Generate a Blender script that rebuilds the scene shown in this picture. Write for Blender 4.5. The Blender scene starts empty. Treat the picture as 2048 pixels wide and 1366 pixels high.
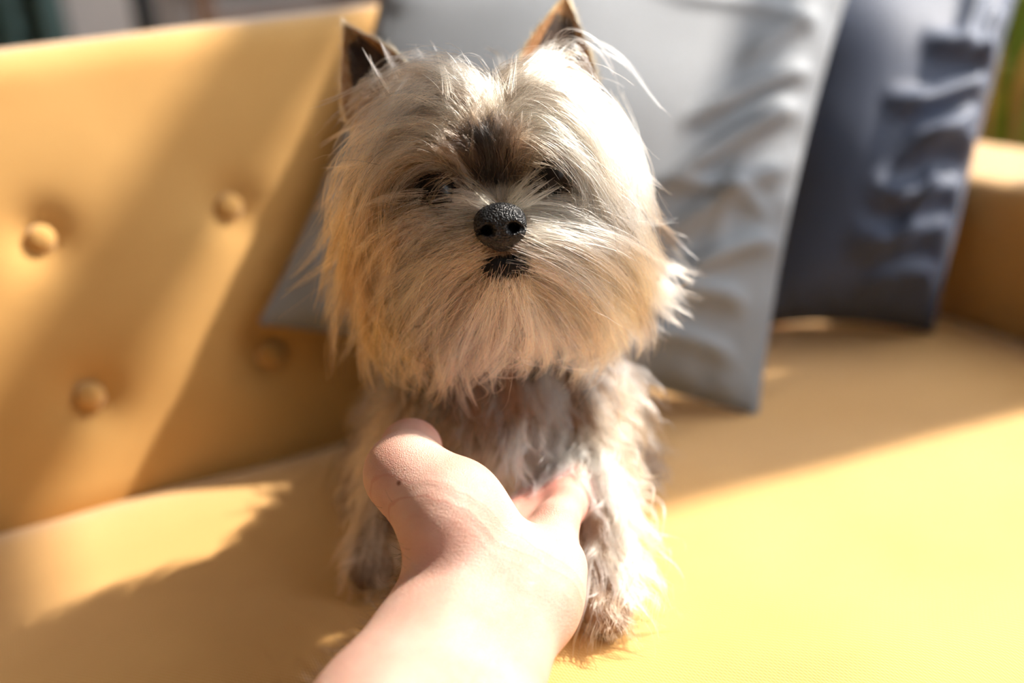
import bpy, math, random, time
import numpy as np
from mathutils import Matrix, Vector

rng = np.random.default_rng(7)
random.seed(7)
sc = bpy.context.scene
COL = sc.collection

# ------------------------------------------------------------------ camera
CAM_H = 0.3007                       # camera height over the seat (seat top is z = 0, floor is z = FLOOR)
FLOOR = -0.42
FPX = 2100.0                         # focal length for a 2048 px wide frame
PITCH, ROLL = math.radians(20.1), math.radians(5.0)
FWD = np.array([0, math.cos(PITCH), -math.sin(PITCH)])
UP0 = np.array([0, math.sin(PITCH), math.cos(PITCH)])
R0 = np.array([1.0, 0, 0])
_c, _s = math.cos(ROLL), math.sin(ROLL)
CAM_R = _c * R0 - _s * UP0
CAM_U = _s * R0 + _c * UP0
CAM_O = np.array([0, 0, CAM_H])
cam = bpy.data.cameras.new('camera')
cam.sensor_width = 36.0
cam.lens = FPX / 2048 * 36.0
cam.clip_start = 0.01
cam.dof.use_dof = True
cam.dof.focus_distance = 0.452
cam.dof.aperture_fstop = 2.4
camo = bpy.data.objects.new('camera', cam)
camo.matrix_world = Matrix([[CAM_R[i], CAM_U[i], -FWD[i], CAM_O[i]] for i in range(3)] + [[0, 0, 0, 1]])
COL.objects.link(camo)
sc.camera = camo

# the sofa's own axes: u runs along the backrest to the far arm, n points out of the backrest
UA = math.radians(24.0)
U = np.array([math.cos(UA), math.sin(UA), 0.0])
N = np.array([math.sin(UA), -math.cos(UA), 0.0])
CORNER = np.array([0.338, 0.874, 0.0])

# ------------------------------------------------------------------ light
world = bpy.data.worlds.new('sky')
sc.world = world
world.use_nodes = True
bg = world.node_tree.nodes['Background']
bg.inputs['Color'].default_value = (0.95, 0.97, 1.0, 1)
bg.inputs['Strength'].default_value = 3.7
SUN = U * 1.0 + N * 0.08 + np.array([0, 0, 1.0])
SUN /= np.linalg.norm(SUN)
sl = bpy.data.lights.new('sun', 'SUN')
sl.energy = 8.3
sl.color = (1.0, 0.92, 0.82)
sl.angle = math.radians(1.0)
so = bpy.data.objects.new('sun', sl)
so.rotation_euler = Vector(SUN).to_track_quat('Z', 'Y').to_euler()
so.location = (2, 1.5, 2.5)
COL.objects.link(so)
vs = sc.view_settings
sc.display_settings.display_device = 'sRGB'
vs.view_transform = 'Standard'
vs.look = 'None'
vs.gamma = 1.0
vs.use_curve_mapping = False
vs.exposure = 0.36
try:
    sc.cycles.use_denoising = True
    sc.cycles.max_bounces = 10; sc.cycles.diffuse_bounces = 2; sc.cycles.glossy_bounces = 3; sc.cycles.transmission_bounces = 9; sc.cycles.transparent_max_bounces = 6
    sc.cycles.adaptive_threshold = 0.08; sc.cycles.adaptive_min_samples = 16
    sc.cycles.caustics_reflective = False; sc.cycles.caustics_refractive = False
except Exception:
    pass

# ------------------------------------------------------------------ helpers
def ray(px, py):
    px = np.asarray(px, float); py = np.asarray(py, float)
    return FWD + ((px - 1024) / FPX)[..., None] * CAM_R - ((py - 683) / FPX)[..., None] * CAM_U

def at(px, py, d):
    return CAM_O + ray(px, py) * np.asarray(d, float)[..., None]

def lin(r, g, b):
    f = lambda c: (c / 255 / 12.92) if c <= 10 else ((c / 255 + 0.055) / 1.055) ** 2.4
    return (f(r), f(g), f(b))

def tag(o, label=None, cat=None, group=None, kind=None):
    if label: o['label'] = label
    if cat: o['category'] = cat
    if group: o['group'] = group
    if kind: o['kind'] = kind
    return o

def empty(name, loc=(0, 0, 0), rz=0.0):
    o = bpy.data.objects.new(name, None)
    o.empty_display_size = 0.05
    o.location = loc
    o.rotation_euler = (0, 0, rz)
    COL.objects.link(o)
    return o

def link(name, data, parent=None, world_coords=False):
    o = bpy.data.objects.new(name, data)
    COL.objects.link(o)
    if parent is not None:
        o.parent = parent
        if world_coords:
            chain = Matrix.Identity(4)
            p = parent
            m = Matrix.Translation(p.location) @ p.rotation_euler.to_matrix().to_4x4()
            if p.parent is not None:
                q = p.parent
                m = Matrix.Translation(q.location) @ q.rotation_euler.to_matrix().to_4x4() @ p.matrix_parent_inverse @ m
            o.matrix_parent_inverse = m.inverted()
    return o

def mesh_obj(name, V, F, mat=None, parent=None, smooth=True, world_coords=False):
    me = bpy.data.meshes.new(name)
    me.from_pydata([tuple(map(float, v)) for v in V], [], [tuple(int(i) for i in f) for f in F])
    me.update()
    if smooth:
        me.polygons.foreach_set('use_smooth', np.ones(len(me.polygons), bool))
    if mat is not None:
        me.materials.append(mat)
    return link(name, me, parent, world_coords)

def box_vf(x0, x1, y0, y1, z0, z1):
    V = [(x0, y0, z0), (x1, y0, z0), (x1, y1, z0), (x0, y1, z0), (x0, y0, z1), (x1, y0, z1), (x1, y1, z1), (x0, y1, z1)]
    F = [(0, 3, 2, 1), (4, 5, 6, 7), (0, 1, 5, 4), (1, 2, 6, 5), (2, 3, 7, 6), (3, 0, 4, 7)]
    return V, F

def join_vf(parts):
    V, F = [], []
    for v, f in parts:
        b = len(V)
        V += list(v)
        F += [tuple(i + b for i in q) for q in f]
    return V, F

def bevel(o, w, seg=3):
    m = o.modifiers.new('bevel', 'BEVEL')
    m.width = w; m.segments = seg; m.limit_method = 'ANGLE'
    return o

def tube_vf(P, R, seg=10, cap=True):
    P = np.asarray(P, float)
    R = np.broadcast_to(np.asarray(R, float), (len(P),))
    T = np.gradient(P, axis=0)
    T /= np.linalg.norm(T, axis=1)[:, None] + 1e-12
    a = np.array([0, 0, 1.0]) if abs(T[0][2]) < 0.9 else np.array([1.0, 0, 0])
    V, F = [], []
    for i in range(len(P)):
        b = np.cross(T[i], a); b /= np.linalg.norm(b)
        a = np.cross(b, T[i])
        for k in range(seg):
            t = 2 * math.pi * k / seg
            V.append(P[i] + R[i] * (math.cos(t) * a + math.sin(t) * b))
    for i in range(len(P) - 1):
        for k in range(seg):
            k2 = (k + 1) % seg
            F.append((i * seg + k, i * seg + k2, (i + 1) * seg + k2, (i + 1) * seg + k))
    if cap:
        F.append(tuple(range(seg))[::-1])
        F.append(tuple((len(P) - 1) * seg + k for k in range(seg)))
    return V, F

def lathe_vf(prof, seg=24, c=(0, 0, 0)):
    V, F = [], []
    for r, z in prof:
        for k in range(seg):
            t = 2 * math.pi * k / seg
            V.append((c[0] + r * math.cos(t), c[1] + r * math.sin(t), c[2] + z))
    for i in range(len(prof) - 1):
        for k in range(seg):
            k2 = (k + 1) % seg
            F.append((i * seg + k, i * seg + k2, (i + 1) * seg + k2, (i + 1) * seg + k))
    F.append(tuple(range(seg))[::-1])
    F.append(tuple((len(prof) - 1) * seg + k for k in range(seg)))
    return V, F

# ------------------------------------------------------------------ materials
class Mat:
    def __init__(self, name, color=(0.8, 0.8, 0.8), rough=0.7, **kw):
        self.m = bpy.data.materials.new(name)
        self.m.use_nodes = True
        self.nt = self.m.node_tree
        self.b = self.nt.nodes['Principled BSDF']
        self.b.inputs['Base Color'].default_value = (*color, 1)
        self.b.inputs['Roughness'].default_value = rough
        for k, v in kw.items():
            self.b.inputs[k.replace('_', ' ')].default_value = v
    def n(self, t, **kw):
        x = self.nt.nodes.new(t)
        for k, v in kw.items():
            if k in ('operation', 'data_type', 'blend_type', 'wave_type', 'bands_direction', 'attribute_name', 'feature', 'wave_profile', 'parametrization', 'model'):
                setattr(x, k, v)
            else:
                x.inputs[k.replace('_', ' ')].default_value = v
        return x
    def l(self, a, b):
        self.nt.links.new(a, b)
    def coord(self, kind='Object', scale=(1, 1, 1)):
        t = self.n('ShaderNodeTexCoord')
        mp = self.n('ShaderNodeMapping')
        mp.inputs['Scale'].default_value = scale
        self.l(t.outputs[kind], mp.inputs['Vector'])
        return mp.outputs['Vector']
    def noise_mix(self, c1, c2, scale=20, detail=4, lo=0.35, hi=0.65, vec=None):
        no = self.n('ShaderNodeTexNoise', Scale=scale, Detail=detail)
        self.l(vec if vec is not None else self.coord(), no.inputs['Vector'])
        r = self.n('ShaderNodeValToRGB')
        r.color_ramp.elements[0].position = lo; r.color_ramp.elements[0].color = (*c1, 1)
        r.color_ramp.elements[1].position = hi; r.color_ramp.elements[1].color = (*c2, 1)
        self.l(no.outputs['Fac'], r.inputs['Fac'])
        self.l(r.outputs['Color'], self.b.inputs['Base Color'])
        return r
    def bump(self, height, strength=0.3, dist=0.001):
        b = self.n('ShaderNodeBump', Strength=strength, Distance=dist)
        self.l(height, b.inputs['Height'])
        self.l(b.outputs['Normal'], self.b.inputs['Normal'])
        return b

def fabric(name, c1, c2, weave=900, bstr=0.25, rough=0.85, sheen=0.75):
    M = Mat(name, c1, rough)
    M.b.inputs['Sheen Weight'].default_value = sheen
    M.b.inputs['Sheen Roughness'].default_value = 0.4
    M.noise_mix(c1, c2, 9, 3)
    v = M.coord()
    w1 = M.n('ShaderNodeTexWave', Scale=weave / 6.28, Distortion=0.6, Detail=1.0)
    w1.bands_direction = 'X'
    w2 = M.n('ShaderNodeTexWave', Scale=weave / 6.28, Distortion=0.6, Detail=1.0)
    w2.bands_direction = 'DIAGONAL'
    M.l(v, w1.inputs['Vector']); M.l(v, w2.inputs['Vector'])
    a = M.n('ShaderNodeMath', operation='ADD')
    M.l(w1.outputs['Fac'], a.inputs[0]); M.l(w2.outputs['Fac'], a.inputs[1])
    M.bump(a.outputs[0], bstr, 0.0004)
    return M.m

SOFA = fabric('mustard_fabric', (0.60, 0.325, 0.090), (0.66, 0.37, 0.112), 1500, 0.22)
GREY = fabric('grey_cotton', (0.20, 0.213, 0.232), (0.23, 0.243, 0.262), 2600, 0.12, 0.7, 0.08)
NAVY = fabric('slate_cotton', (0.040, 0.056, 0.100), (0.048, 0.066, 0.118), 2600, 0.12, 0.6, 0.12)
_m = Mat('dark_walnut', (0.10, 0.05, 0.025), 0.4); _m.noise_mix((0.07, 0.032, 0.014), (0.15, 0.075, 0.035), 14, 5, vec=_m.coord(scale=(6, 6, 1))); WOOD = _m.m
_m = Mat('oak_wood', (0.30, 0.14, 0.06), 0.45); _m.noise_mix((0.20, 0.085, 0.03), (0.34, 0.16, 0.07), 16, 5, vec=_m.coord(scale=(6, 6, 1))); OAK = _m.m
_m = Mat('oak_floor', (0.30, 0.19, 0.11), 0.45); _m.noise_mix((0.24, 0.15, 0.085), (0.36, 0.24, 0.14), 5, 6, vec=_m.coord(scale=(1, 9, 1))); PARQUET = _m.m
_m = Mat('taupe_paint', (0.26, 0.22, 0.20), 0.9); _m.noise_mix((0.25, 0.21, 0.19), (0.28, 0.24, 0.22), 3, 3); TAUPE = _m.m
_m = Mat('greige_paint', (0.66, 0.60, 0.56), 0.9); _m.noise_mix((0.64, 0.58, 0.54), (0.68, 0.62, 0.58), 3, 3); GREIGE = _m.m
_m = Mat('white_paint', (0.52, 0.51, 0.49), 0.8); _m.noise_mix((0.50, 0.49, 0.47), (0.54, 0.53, 0.51), 3, 3); WHITE = _m.m
_m = Mat('black_metal', (0.02, 0.022, 0.024), 0.4); _m.noise_mix((0.016, 0.018, 0.02), (0.03, 0.032, 0.034), 30, 3); BLACK = _m.m
_m = Mat('linen_shade', (0.7, 0.66, 0.58), 0.9); _m.noise_mix((0.66, 0.62, 0.54), (0.74, 0.70, 0.62), 60, 3); LINEN = _m.m
_m = Mat('teal_curtain', (0.10, 0.17, 0.16), 0.9); _m.noise_mix((0.09, 0.155, 0.145), (0.12, 0.19, 0.18), 30, 3); TEAL = _m.m
_m = Mat('clay_pot', (0.52, 0.45, 0.38), 0.8); _m.noise_mix((0.48, 0.41, 0.34), (0.56, 0.49, 0.42), 12, 5); CLAY = _m.m
_m = Mat('potting_soil', (0.05, 0.035, 0.025), 1.0); _m.noise_mix((0.035, 0.025, 0.018), (0.07, 0.05, 0.035), 60, 5); SOIL = _m.m
_m = Mat('green_leaf', (0.13, 0.22, 0.03), 0.45); _m.noise_mix((0.09, 0.17, 0.02), (0.20, 0.30, 0.05), 10, 3); LEAF = _m.m
_m = Mat('straw_leaf', (0.45, 0.33, 0.17), 0.6); _m.noise_mix((0.40, 0.28, 0.13), (0.52, 0.40, 0.22), 10, 3); STRAW = _m.m
_m = Mat('window_glass', (1, 1, 1), 0.0)
_tr = _m.n('ShaderNodeBsdfTransparent'); _gl = _m.n('ShaderNodeBsdfGlossy', Roughness=0.02)
_mx = _m.n('ShaderNodeMixShader', Fac=0.05)
_m.l(_tr.outputs[0], _mx.inputs[1]); _m.l(_gl.outputs[0], _mx.inputs[2])
_m.l(_mx.outputs[0], _m.nt.nodes['Material Output'].inputs['Surface']); GLASS = _m.m

# ------------------------------------------------------------------ the room (sofa-aligned axes: a = along -u, b = along n)
ROOM_RZ = UA + math.pi                          # local x = -u, local y = n
def room_piece(name, boxes, mat, bev=None):
    V, F = join_vf([box_vf(*b) for b in boxes])
    o = mesh_obj(name, V, F, mat, smooth=False)
    o.location = CORNER
    o.rotation_euler = (0, 0, ROOM_RZ)
    tag(o, kind='structure')
    if bev: bevel(o, bev)
    return o
A0, A1, B0, B1, CEIL = -0.75, 3.6, -1.75, 3.4, 2.30     # room limits in sofa axes
fl = room_piece('floor', [(A0 - .1, A1 + .1, B0 - .1, B1 + .1, FLOOR - .06, FLOOR - .004)], SOIL)
bw = 0.16
x = A0
plank_me = {}
b = B0; r = 0
while b < B1:
    off = (r * 0.67) % 1.3
    a = A0 - off
    while a < A1:
        a0, a1 = max(a, A0), min(a + 1.3, A1)
        if a1 - a0 > 0.05:
            key = round(a1 - a0, 3)
            if key not in plank_me:
                V, F = box_vf(0, a1 - a0 - .002, 0, bw - .002, -.012, 0)
                me = bpy.data.meshes.new('plank'); me.from_pydata(V, [], F); me.materials.append(PARQUET)
                plank_me[key] = me
            p = bpy.data.objects.new('plank', plank_me[key]); COL.objects.link(p)
            p.parent = fl; p.location = (a0, b, FLOOR + 0.0)
        a += 1.3
    b += bw; r += 1
room_piece('ceiling', [(A0 - .1, A1 + .1, B0 - .1, B1 + .1, CEIL, CEIL + .08)], WHITE)
room_piece('wall_back', [(A0 - .1, A1 + .1, B0 - .1, B0, FLOOR, CEIL)], GREIGE)
room_piece('wall_left', [(A1, A1 + .1, B0, B1, FLOOR, CEIL)], TAUPE)
# window wall beyond the far arm; wide window, sun comes through it
WB0, WB1, WZ0, WZ1 = -0.95, 2.4, 0.22, 2.20
room_piece('wall_right', [(A0 - .12, A0, B0, WB0, FLOOR, CEIL), (A0 - .12, A0, WB1, B1, FLOOR, CEIL),
                          (A0 - .12, A0, WB0, WB1, FLOOR, WZ0), (A0 - .12, A0, WB0, WB1, WZ1, CEIL)], TAUPE)
room_piece('wall_front', [(A0 - .1, A1 + .1, B1, B1 + .12, FLOOR, CEIL)], TAUPE)
room_piece('baseboard_back', [(A0, A1, B0, B0 + .018, FLOOR, FLOOR + .11)], WHITE, 0.004)

def window_thing(name, pieces, panes):
    e = empty(name, CORNER, ROOM_RZ)
    tag(e, kind='structure')
    for nm, bx in pieces:
        V, F = box_vf(*bx)
        bevel(mesh_obj(nm, V, F, WHITE, e, smooth=False), 0.004, 2)
    for bx in panes:
        V, F = box_vf(*bx)
        mesh_obj('pane', V, F, GLASS, e, smooth=False)
    return e
K = 0.08                                         # sideways drift of the sun per metre
WD = -A0
zb0, zb1 = WD + 0.780, WD + 0.832                # transom rail, its shadow crosses the backrest
zr0, zr1 = WD + 0.465, WD + 0.487                # top rail of the low casement
m0, m1 = 0.10 + K * (WD + .15), 0.235 + K * (WD + .2)   # broad stile, its shadow crosses the seat
xa, xb = A0 - .085, A0 - .035
window_thing('window_1', [
    ('sill', (A0 - .13, A0 + .05, WB0 - .04, WB1 + .04, WZ0 - .03, WZ0)),
    ('head_rail', (xa, xb, WB0, WB1, WZ1 - .06, WZ1)),
    ('jamb', (xa, xb, WB0, WB0 + .06, WZ0, WZ1)), ('jamb', (xa, xb, WB1 - .06, WB1, WZ0, WZ1)),
    ('transom', (xa, xb, WB0 + .06, m1, zb0, zb1)), ('transom', (xa, xb, 1.45, WB1 - .06, zb0, zb1)), ('stile', (xa + .006, xb - .006, m1 - .001, m1 + .03, zb1, WZ1 - .06)),
    ('stile', (xa + .005, xb - .005, m0, m1, WZ0, zr0)),
    ('casement_rail', (xa + .005, xb - .005, WB0 + .06, m1, zr0, zr1)),
    ('mullion', (xa, xb, 1.45, 1.53, WZ0, WZ1 - .06)),
], [(xa + .022, xa + .027, WB0 + .06, 1.45, WZ0, WZ1 - .06), (xa + .022, xa + .027, 1.53, WB1 - .06, WZ0, WZ1 - .06)])

# ------------------------------------------------------------------ sofa
sofa = empty('sofa', (CORNER[0], CORNER[1], FLOOR), ROOM_RZ)
tag(sofa, 'mustard yellow fabric sofa with button-tufted backrest under the dog', 'sofa')
ZS = -FLOOR                                       # sofa-local height of the seat top
SL = 1.52                                         # inner length
RHO = math.radians(16)
TOPZ = 0.272

def grid_surface(fn, nu, nv):
    V, F = [], []
    for i in range(nu + 1):
        for j in range(nv + 1):
            V.append(fn(i / nu, j / nv))
    for i in range(nu):
        for j in range(nv):
            a = i * (nv + 1) + j
            F.append((a, a + nv + 1, a + nv + 2, a + 1))
    return V, F

def loft_profile(prof_fn, a_list, close_caps=True):
    rows = [prof_fn(a) for a in a_list]
    m = len(rows[0]); V = []; F = []
    for rw in rows: V += rw
    for i in range(len(rows) - 1):
        for j in range(m):
            j2 = (j + 1) % m
            F.append((i * m + j, i * m + j2, (i + 1) * m + j2, (i + 1) * m + j))
    if close_caps:
        F.append(tuple(range(m))[::-1]); F.append(tuple((len(rows) - 1) * m + j for j in range(m)))
    return V, F

def rounded(pts, rads, seg=7):
    """closed 2-D polygon with rounded corners"""
    out = []
    n = len(pts)
    for i in range(n):
        p0, p1, p2 = (np.array(pts[k % n], float) for k in (i - 1, i, i + 1))
        r = rads[i]
        d0 = (p0 - p1); d0 /= np.linalg.norm(d0); d2 = (p2 - p1); d2 /= np.linalg.norm(d2)
        if r < 1e-6:
            out.append(tuple(p1)); continue
        s, e = p1 + d0 * r, p1 + d2 * r
        for k in range(seg + 1):
            t = k / seg
            out.append(tuple((1 - t) ** 2 * s + 2 * t * (1 - t) * p1 + t * t * e))
    return out

def densify(poly, step):
    out = []
    n = len(poly)
    for i in range(n):
        p, q = np.array(poly[i]), np.array(poly[(i + 1) % n])
        k = max(1, int(np.linalg.norm(q - p) / step))
        for t in range(k): out.append(tuple(p + (q - p) * t / k))
    return out

# seat cushion: one bench cushion, slightly crowned, round front edge
seat_poly = densify(rounded([(-.03, -.15), (.452, -.15), (.458, 0.0), (-.03, 0.0)], [.02, .04, .075, .02], 9), .012)
def seat_prof(a):
    rows = []
    ea = min(a, SL - a)
    for (y, z) in seat_poly:
        zz = z
        if z > -.06:
            w = max(0.0, min(1.0, (z + .06) / .06))
            crown = .006 * math.sin(math.pi * max(0, min(1, (y + .03) / .46)))
            edge = -.012 * math.exp(-max(0, ea) / .02) - .012 * math.exp(-max(0.0, y + .012) / .016)
            ripple = .0012 * math.sin(a * 31 + y * 17) * math.sin(y * 23 - a * 9)
            zz = z + w * (crown * .6 - .003 + edge + ripple)
        rows.append((a, y, ZS + zz))
    return rows
V, F = loft_profile(seat_prof, list(np.linspace(0.003, SL - .003, 110)))
mesh_obj('seat_cushion', V, F, SOFA, sofa)

# backrest with dimples and buttons
BUT = []
for k in range(-5, 9):
    a = 0.546 + 0.118 * k
    if 0.03 < a < SL - .03:
        BUT.append((a, 0.160)); BUT.append((a - .006, 0.0605))
back_poly = densify(rounded([(-.16, -.20), (.0, -.20), (.0, .0), (-math.tan(RHO) * TOPZ, TOPZ), (-.16, TOPZ)], [.01, .01, .0, .022, .03], 7), .0085)
tR = math.tan(RHO)
def back_prof(a):
    rows = []
    for (y, z) in back_poly:
        onface = 1.0 if (abs(y + tR * max(z, 0)) < .004 and z > -.02) else 0.0
        yy = y; zz = z
        if onface:
            d = 0.0
            for (ba, bz) in BUT:
                r2 = (a - ba) ** 2 + (z - bz) ** 2
                if r2 < .004:
                    r = math.sqrt(r2)
                    d += -.0085 * math.exp(-(r / .016) ** 2) - .004 * math.exp(-(r / .034) ** 2)
            d += .004 * math.sin(math.pi * max(0, min(1, z / TOPZ)))
            yy += d * math.cos(RHO); zz += d * math.sin(RHO)
        zz += (0.0035 * math.sin(a * 5.0)) if z > .2 else 0
        rows.append((a, yy, ZS + zz))
    return rows
V, F = loft_profile(back_prof, list(np.linspace(-.06, SL + .06, 210)))
backo = mesh_obj('backrest', V, F, SOFA, sofa)
bprof = [(0.0005, .0052), (.004, .005), (.0075, .0036), (.0092, .001), (.0095, -.001), (.007, -.004)]
Vb, Fb = lathe_vf(bprof[::-1], 20)
btn_me = bpy.data.meshes.new('button')
btn_me.from_pydata(Vb, [], Fb); btn_me.materials.append(SOFA)
btn_me.polygons.foreach_set('use_smooth', np.ones(len(btn_me.polygons), bool))
for (ba, bz) in BUT:
    o = bpy.data.objects.new('button', btn_me); COL.objects.link(o)
    o.parent = backo
    d = -.0055
    o.location = (ba, -tR * bz + d * math.cos(RHO), ZS + bz + d * math.sin(RHO))
    o.rotation_euler = (-(math.pi / 2 - RHO), 0, 0)

# arms
def arm_mesh(sign, a_in):
    poly = densify(rounded([(0, -.20), (0, .108), (-.13, .112), (-.13, -.20)], [.01, .022, .03, .01], 7), .02)
    ys = list(np.linspace(-.15, .455, 30))
    rows = []
    for y in ys:
        e = min(y + .15, .455 - y)
        sh = .012 * math.exp(-e / .008)
        rows.append([(a_in + sign * (x + (sh if x < -.065 else -sh)) * 1.0, y, ZS + z - (sh if z > .05 else 0)) for (x, z) in poly])
    V = []; F = []; m = len(rows[0])
    for rw in rows: V += rw
    for i in range(len(rows) - 1):
        for j in range(m):
            j2 = (j + 1) % m
            q = (i * m + j, i * m + j2, (i + 1) * m + j2, (i + 1) * m + j)
            F.append(q if sign > 0 else q[::-1])
    F.append(tuple(range(m))); F.append(tuple((len(rows) - 1) * m + j for j in range(m)))
    return V, F
for sgn, ain in ((1, 0.0), (-1, SL)):
    V, F = arm_mesh(sgn, ain)
    mesh_obj('armrest', V, F, SOFA, sofa)
V, F = box_vf(-.12, SL + .12, -.15, .44, ZS - .25, ZS - .152)
bevel(mesh_obj('base', V, F, SOFA, sofa, smooth=False), .012)
for lx in (-.08, SL + .08):
    for ly in (-.11, .40):
        V, F = lathe_vf([(.012, 0), (.014, .004), (.022, ZS - .25)], 16, (lx, ly, 0))
        mesh_obj('leg', V, F, WOOD, sofa)

# ------------------------------------------------------------------ cushions
def pillow(name, corners, thick, folds, mat, label, seed, Ng=110, cover=1.0, pinch=.055):
    """corners BL, BR, TR, TL of the seam in world space; the bulge is along the face normal"""
    BL, BR, TR, TL = (np.array(c, float) for c in corners)
    cen = (BL + BR + TR + TL) / 4
    ex = ((BR - BL) + (TR - TL)); ey = ((TL - BL) + (TR - BR))
    nz = np.cross(ex, ey); nz /= np.linalg.norm(nz)
    lg = np.linspace(-1, 1, Ng + 1)
    lg = np.sign(lg) * (1 - (1 - np.abs(lg)) ** 1.25)
    uu, vv = np.meshgrid(lg, lg, indexing='ij')
    # concave sides, pointed corners
    us = uu * (1 - pinch * (1 - vv ** 2) * 1.0)
    vs_ = vv * (1 - pinch * (1 - uu ** 2) * 1.0)
    S, T = (us + 1) / 2, (vs_ + 1) / 2
    base = ((1 - S) * (1 - T))[..., None] * BL + (S * (1 - T))[..., None] * BR + (S * T)[..., None] * TR + ((1 - S) * T)[..., None] * TL
    prof = np.maximum((1 - uu ** 2) * (1 - vv ** 2), 0) ** 0.42
    r2 = np.random.default_rng(seed)
    if seed == 5: folds = [(a, b, c, d, w * 1.45, m) for a, b, c, d, w, m in folds]
    f = np.zeros_like(uu)
    for (x0, y0, x1, y1, w, amp) in folds:
        d = np.array([x1 - x0, y1 - y0]); L = np.linalg.norm(d); d = d / L
        al = (uu - x0) * d[0] + (vv - y0) * d[1]
        pe = -(uu - x0) * d[1] + (vv - y0) * d[0]
        pe = pe + .05 * np.sin(al * 5 + x0 * 7)
        env = np.clip(np.minimum(al / (.25 * L), (L - al) / (.35 * L)), 0, 1)
        env = env * env * (3 - 2 * env)
        f += 1.4 * amp * env * np.exp(-(pe / w) ** 2)
    ph = r2.uniform(0, 6.28, 12); fr = r2.uniform(3, 9, 12); an = r2.uniform(0, 6.28, 12)
    for i in range(12):
        f += .0006 * np.sin(fr[i] * (uu * np.cos(an[i]) + vv * np.sin(an[i])) + ph[i])
    edge = np.clip((1 - np.maximum(np.abs(uu), np.abs(vv))) / .05, 0, 1)
    # seam puckers near the rim
    rim = np.exp(-((1 - np.abs(uu)) / .10) ** 2) * np.sin(vv * 26 + 2 * np.sin(vv * 5 + ph[0])) + np.exp(-((1 - np.abs(vv)) / .10) ** 2) * np.sin(uu * 24 + 2 * np.sin(uu * 6 + ph[1]))
    f += .0016 * rim * edge
    front = base + nz * (thick * prof + f * edge)[..., None]
    back = base - nz * (thick * .35 * prof)[..., None]
    n1 = Ng + 1
    idx = lambda i, j: i * n1 + j
    V = list(front.reshape(-1, 3)); F = []
    off = len(V)
    bm_ = {}
    Vb = []
    for i in range(n1):
        for j in range(n1):
            if i in (0, Ng) or j in (0, Ng):
                bm_[(i, j)] = idx(i, j)
            else:
                bm_[(i, j)] = off + len(Vb); Vb.append(back[i, j])
    V += Vb
    for i in range(Ng):
        for j in range(Ng):
            F.append((idx(i, j), idx(i + 1, j), idx(i + 1, j + 1), idx(i, j + 1)))
            F.append((bm_[(i, j)], bm_[(i, j + 1)], bm_[(i + 1, j + 1)], bm_[(i + 1, j)]))
    low = min(v[2] for v in V)
    e = empty(name, (cen[0], cen[1], low))
    tag(e, label, 'cushion', 'cushions leaning in the sofa corner')
    mesh_obj('cover', V, F, mat, e, world_coords=True)
    loop = [base[i, 0] for i in range(0, Ng, 2)] + [base[Ng, j] for j in range(0, Ng, 2)] + [base[Ng - i, Ng] for i in range(0, Ng, 2)] + [base[0, Ng - j] for j in range(0, Ng + 1, 2)]
    Vt, Ft = tube_vf(loop, .0018, 6)
    mesh_obj('seam_piping', Vt, Ft, mat, e, world_coords=True)
    return e

gp = [at(522, 645, .690), at(1512, 828, .705), at(1705, -55, .800), at(772, -35, .728)]
pillow('throw_cushion', gp, .054, [
    (.95, .55, .0, .95, .05, .003), (.98, .42, .30, .10, .050, .0075), (.98, .25, .25, -.20, .05, .0085),
    (.98, -.02, .35, -.42, .05, .007), (.9, -.25, .30, -.22, .04, .005), (.98, -.35, .45, -.62, .045, .007), (.9, -.62, .35, -.72, .05, .006),
    (.9, -.85, .3, -.88, .04, .004), (.80, .35, .60, -.55, .05, .004), (-.98, -.5, -.4, .1, .08, .004), (.9, .75, .55, .35, .06, .005),
], GREY, 'light grey cotton cushion leaning right behind the dog', 3)
np_ = [at(1490, 655, .82), at(1862, 664, .815), at(2035, -25, .872), at(1560, -70, .878)]
pillow('throw_cushion', np_, .060, [
    (.98, .30, .1, .55, .06, .010), (.98, .20, -.2, .10, .05, .010), (.95, .05, .0, -.20, .05, .010), (.98, -.15, .1, -.05, .045, .010),
    (.98, -.40, -.2, -.38, .05, .010), (.95, -.62, -.3, -.62, .055, .011), (.9, -.85, -.1, -.82, .05, .008), (.55, .95, .5, .35, .06, .007), (.85, .8, .75, .3, .05, .007),
    (.5, -.2, .2, -.75, .05, .006),
], NAVY, 'dark slate blue cushion behind the grey one, against the far arm', 5)

# ------------------------------------------------------------------ things beyond the sofa (far out of focus)
def fl_at(px, py, d):
    p = at(px, py, d); return (float(p[0]), float(p[1]), FLOOR)
# floor lamp
L = fl_at(292, 40, 1.75)
lamp = tag(empty('floor_lamp', L), 'black floor lamp standing behind the sofa back', 'lamp')
V, F = lathe_vf([(.0, 0), (.13, 0), (.135, .008), (.12, .02), (.02, .03)], 32); mesh_obj('base', V, F, BLACK, lamp)
V, F = tube_vf([(0, 0, .02), (0, 0, .8), (0, 0, 1.42)], .019, 14); mesh_obj('pole', V, F, BLACK, lamp)
V, F = lathe_vf([(.20, 1.35), (.205, 1.36), (.15, 1.62), (.145, 1.62), (.195, 1.36)], 32); mesh_obj('lamp_shade', V, F, LINEN, lamp)
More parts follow.
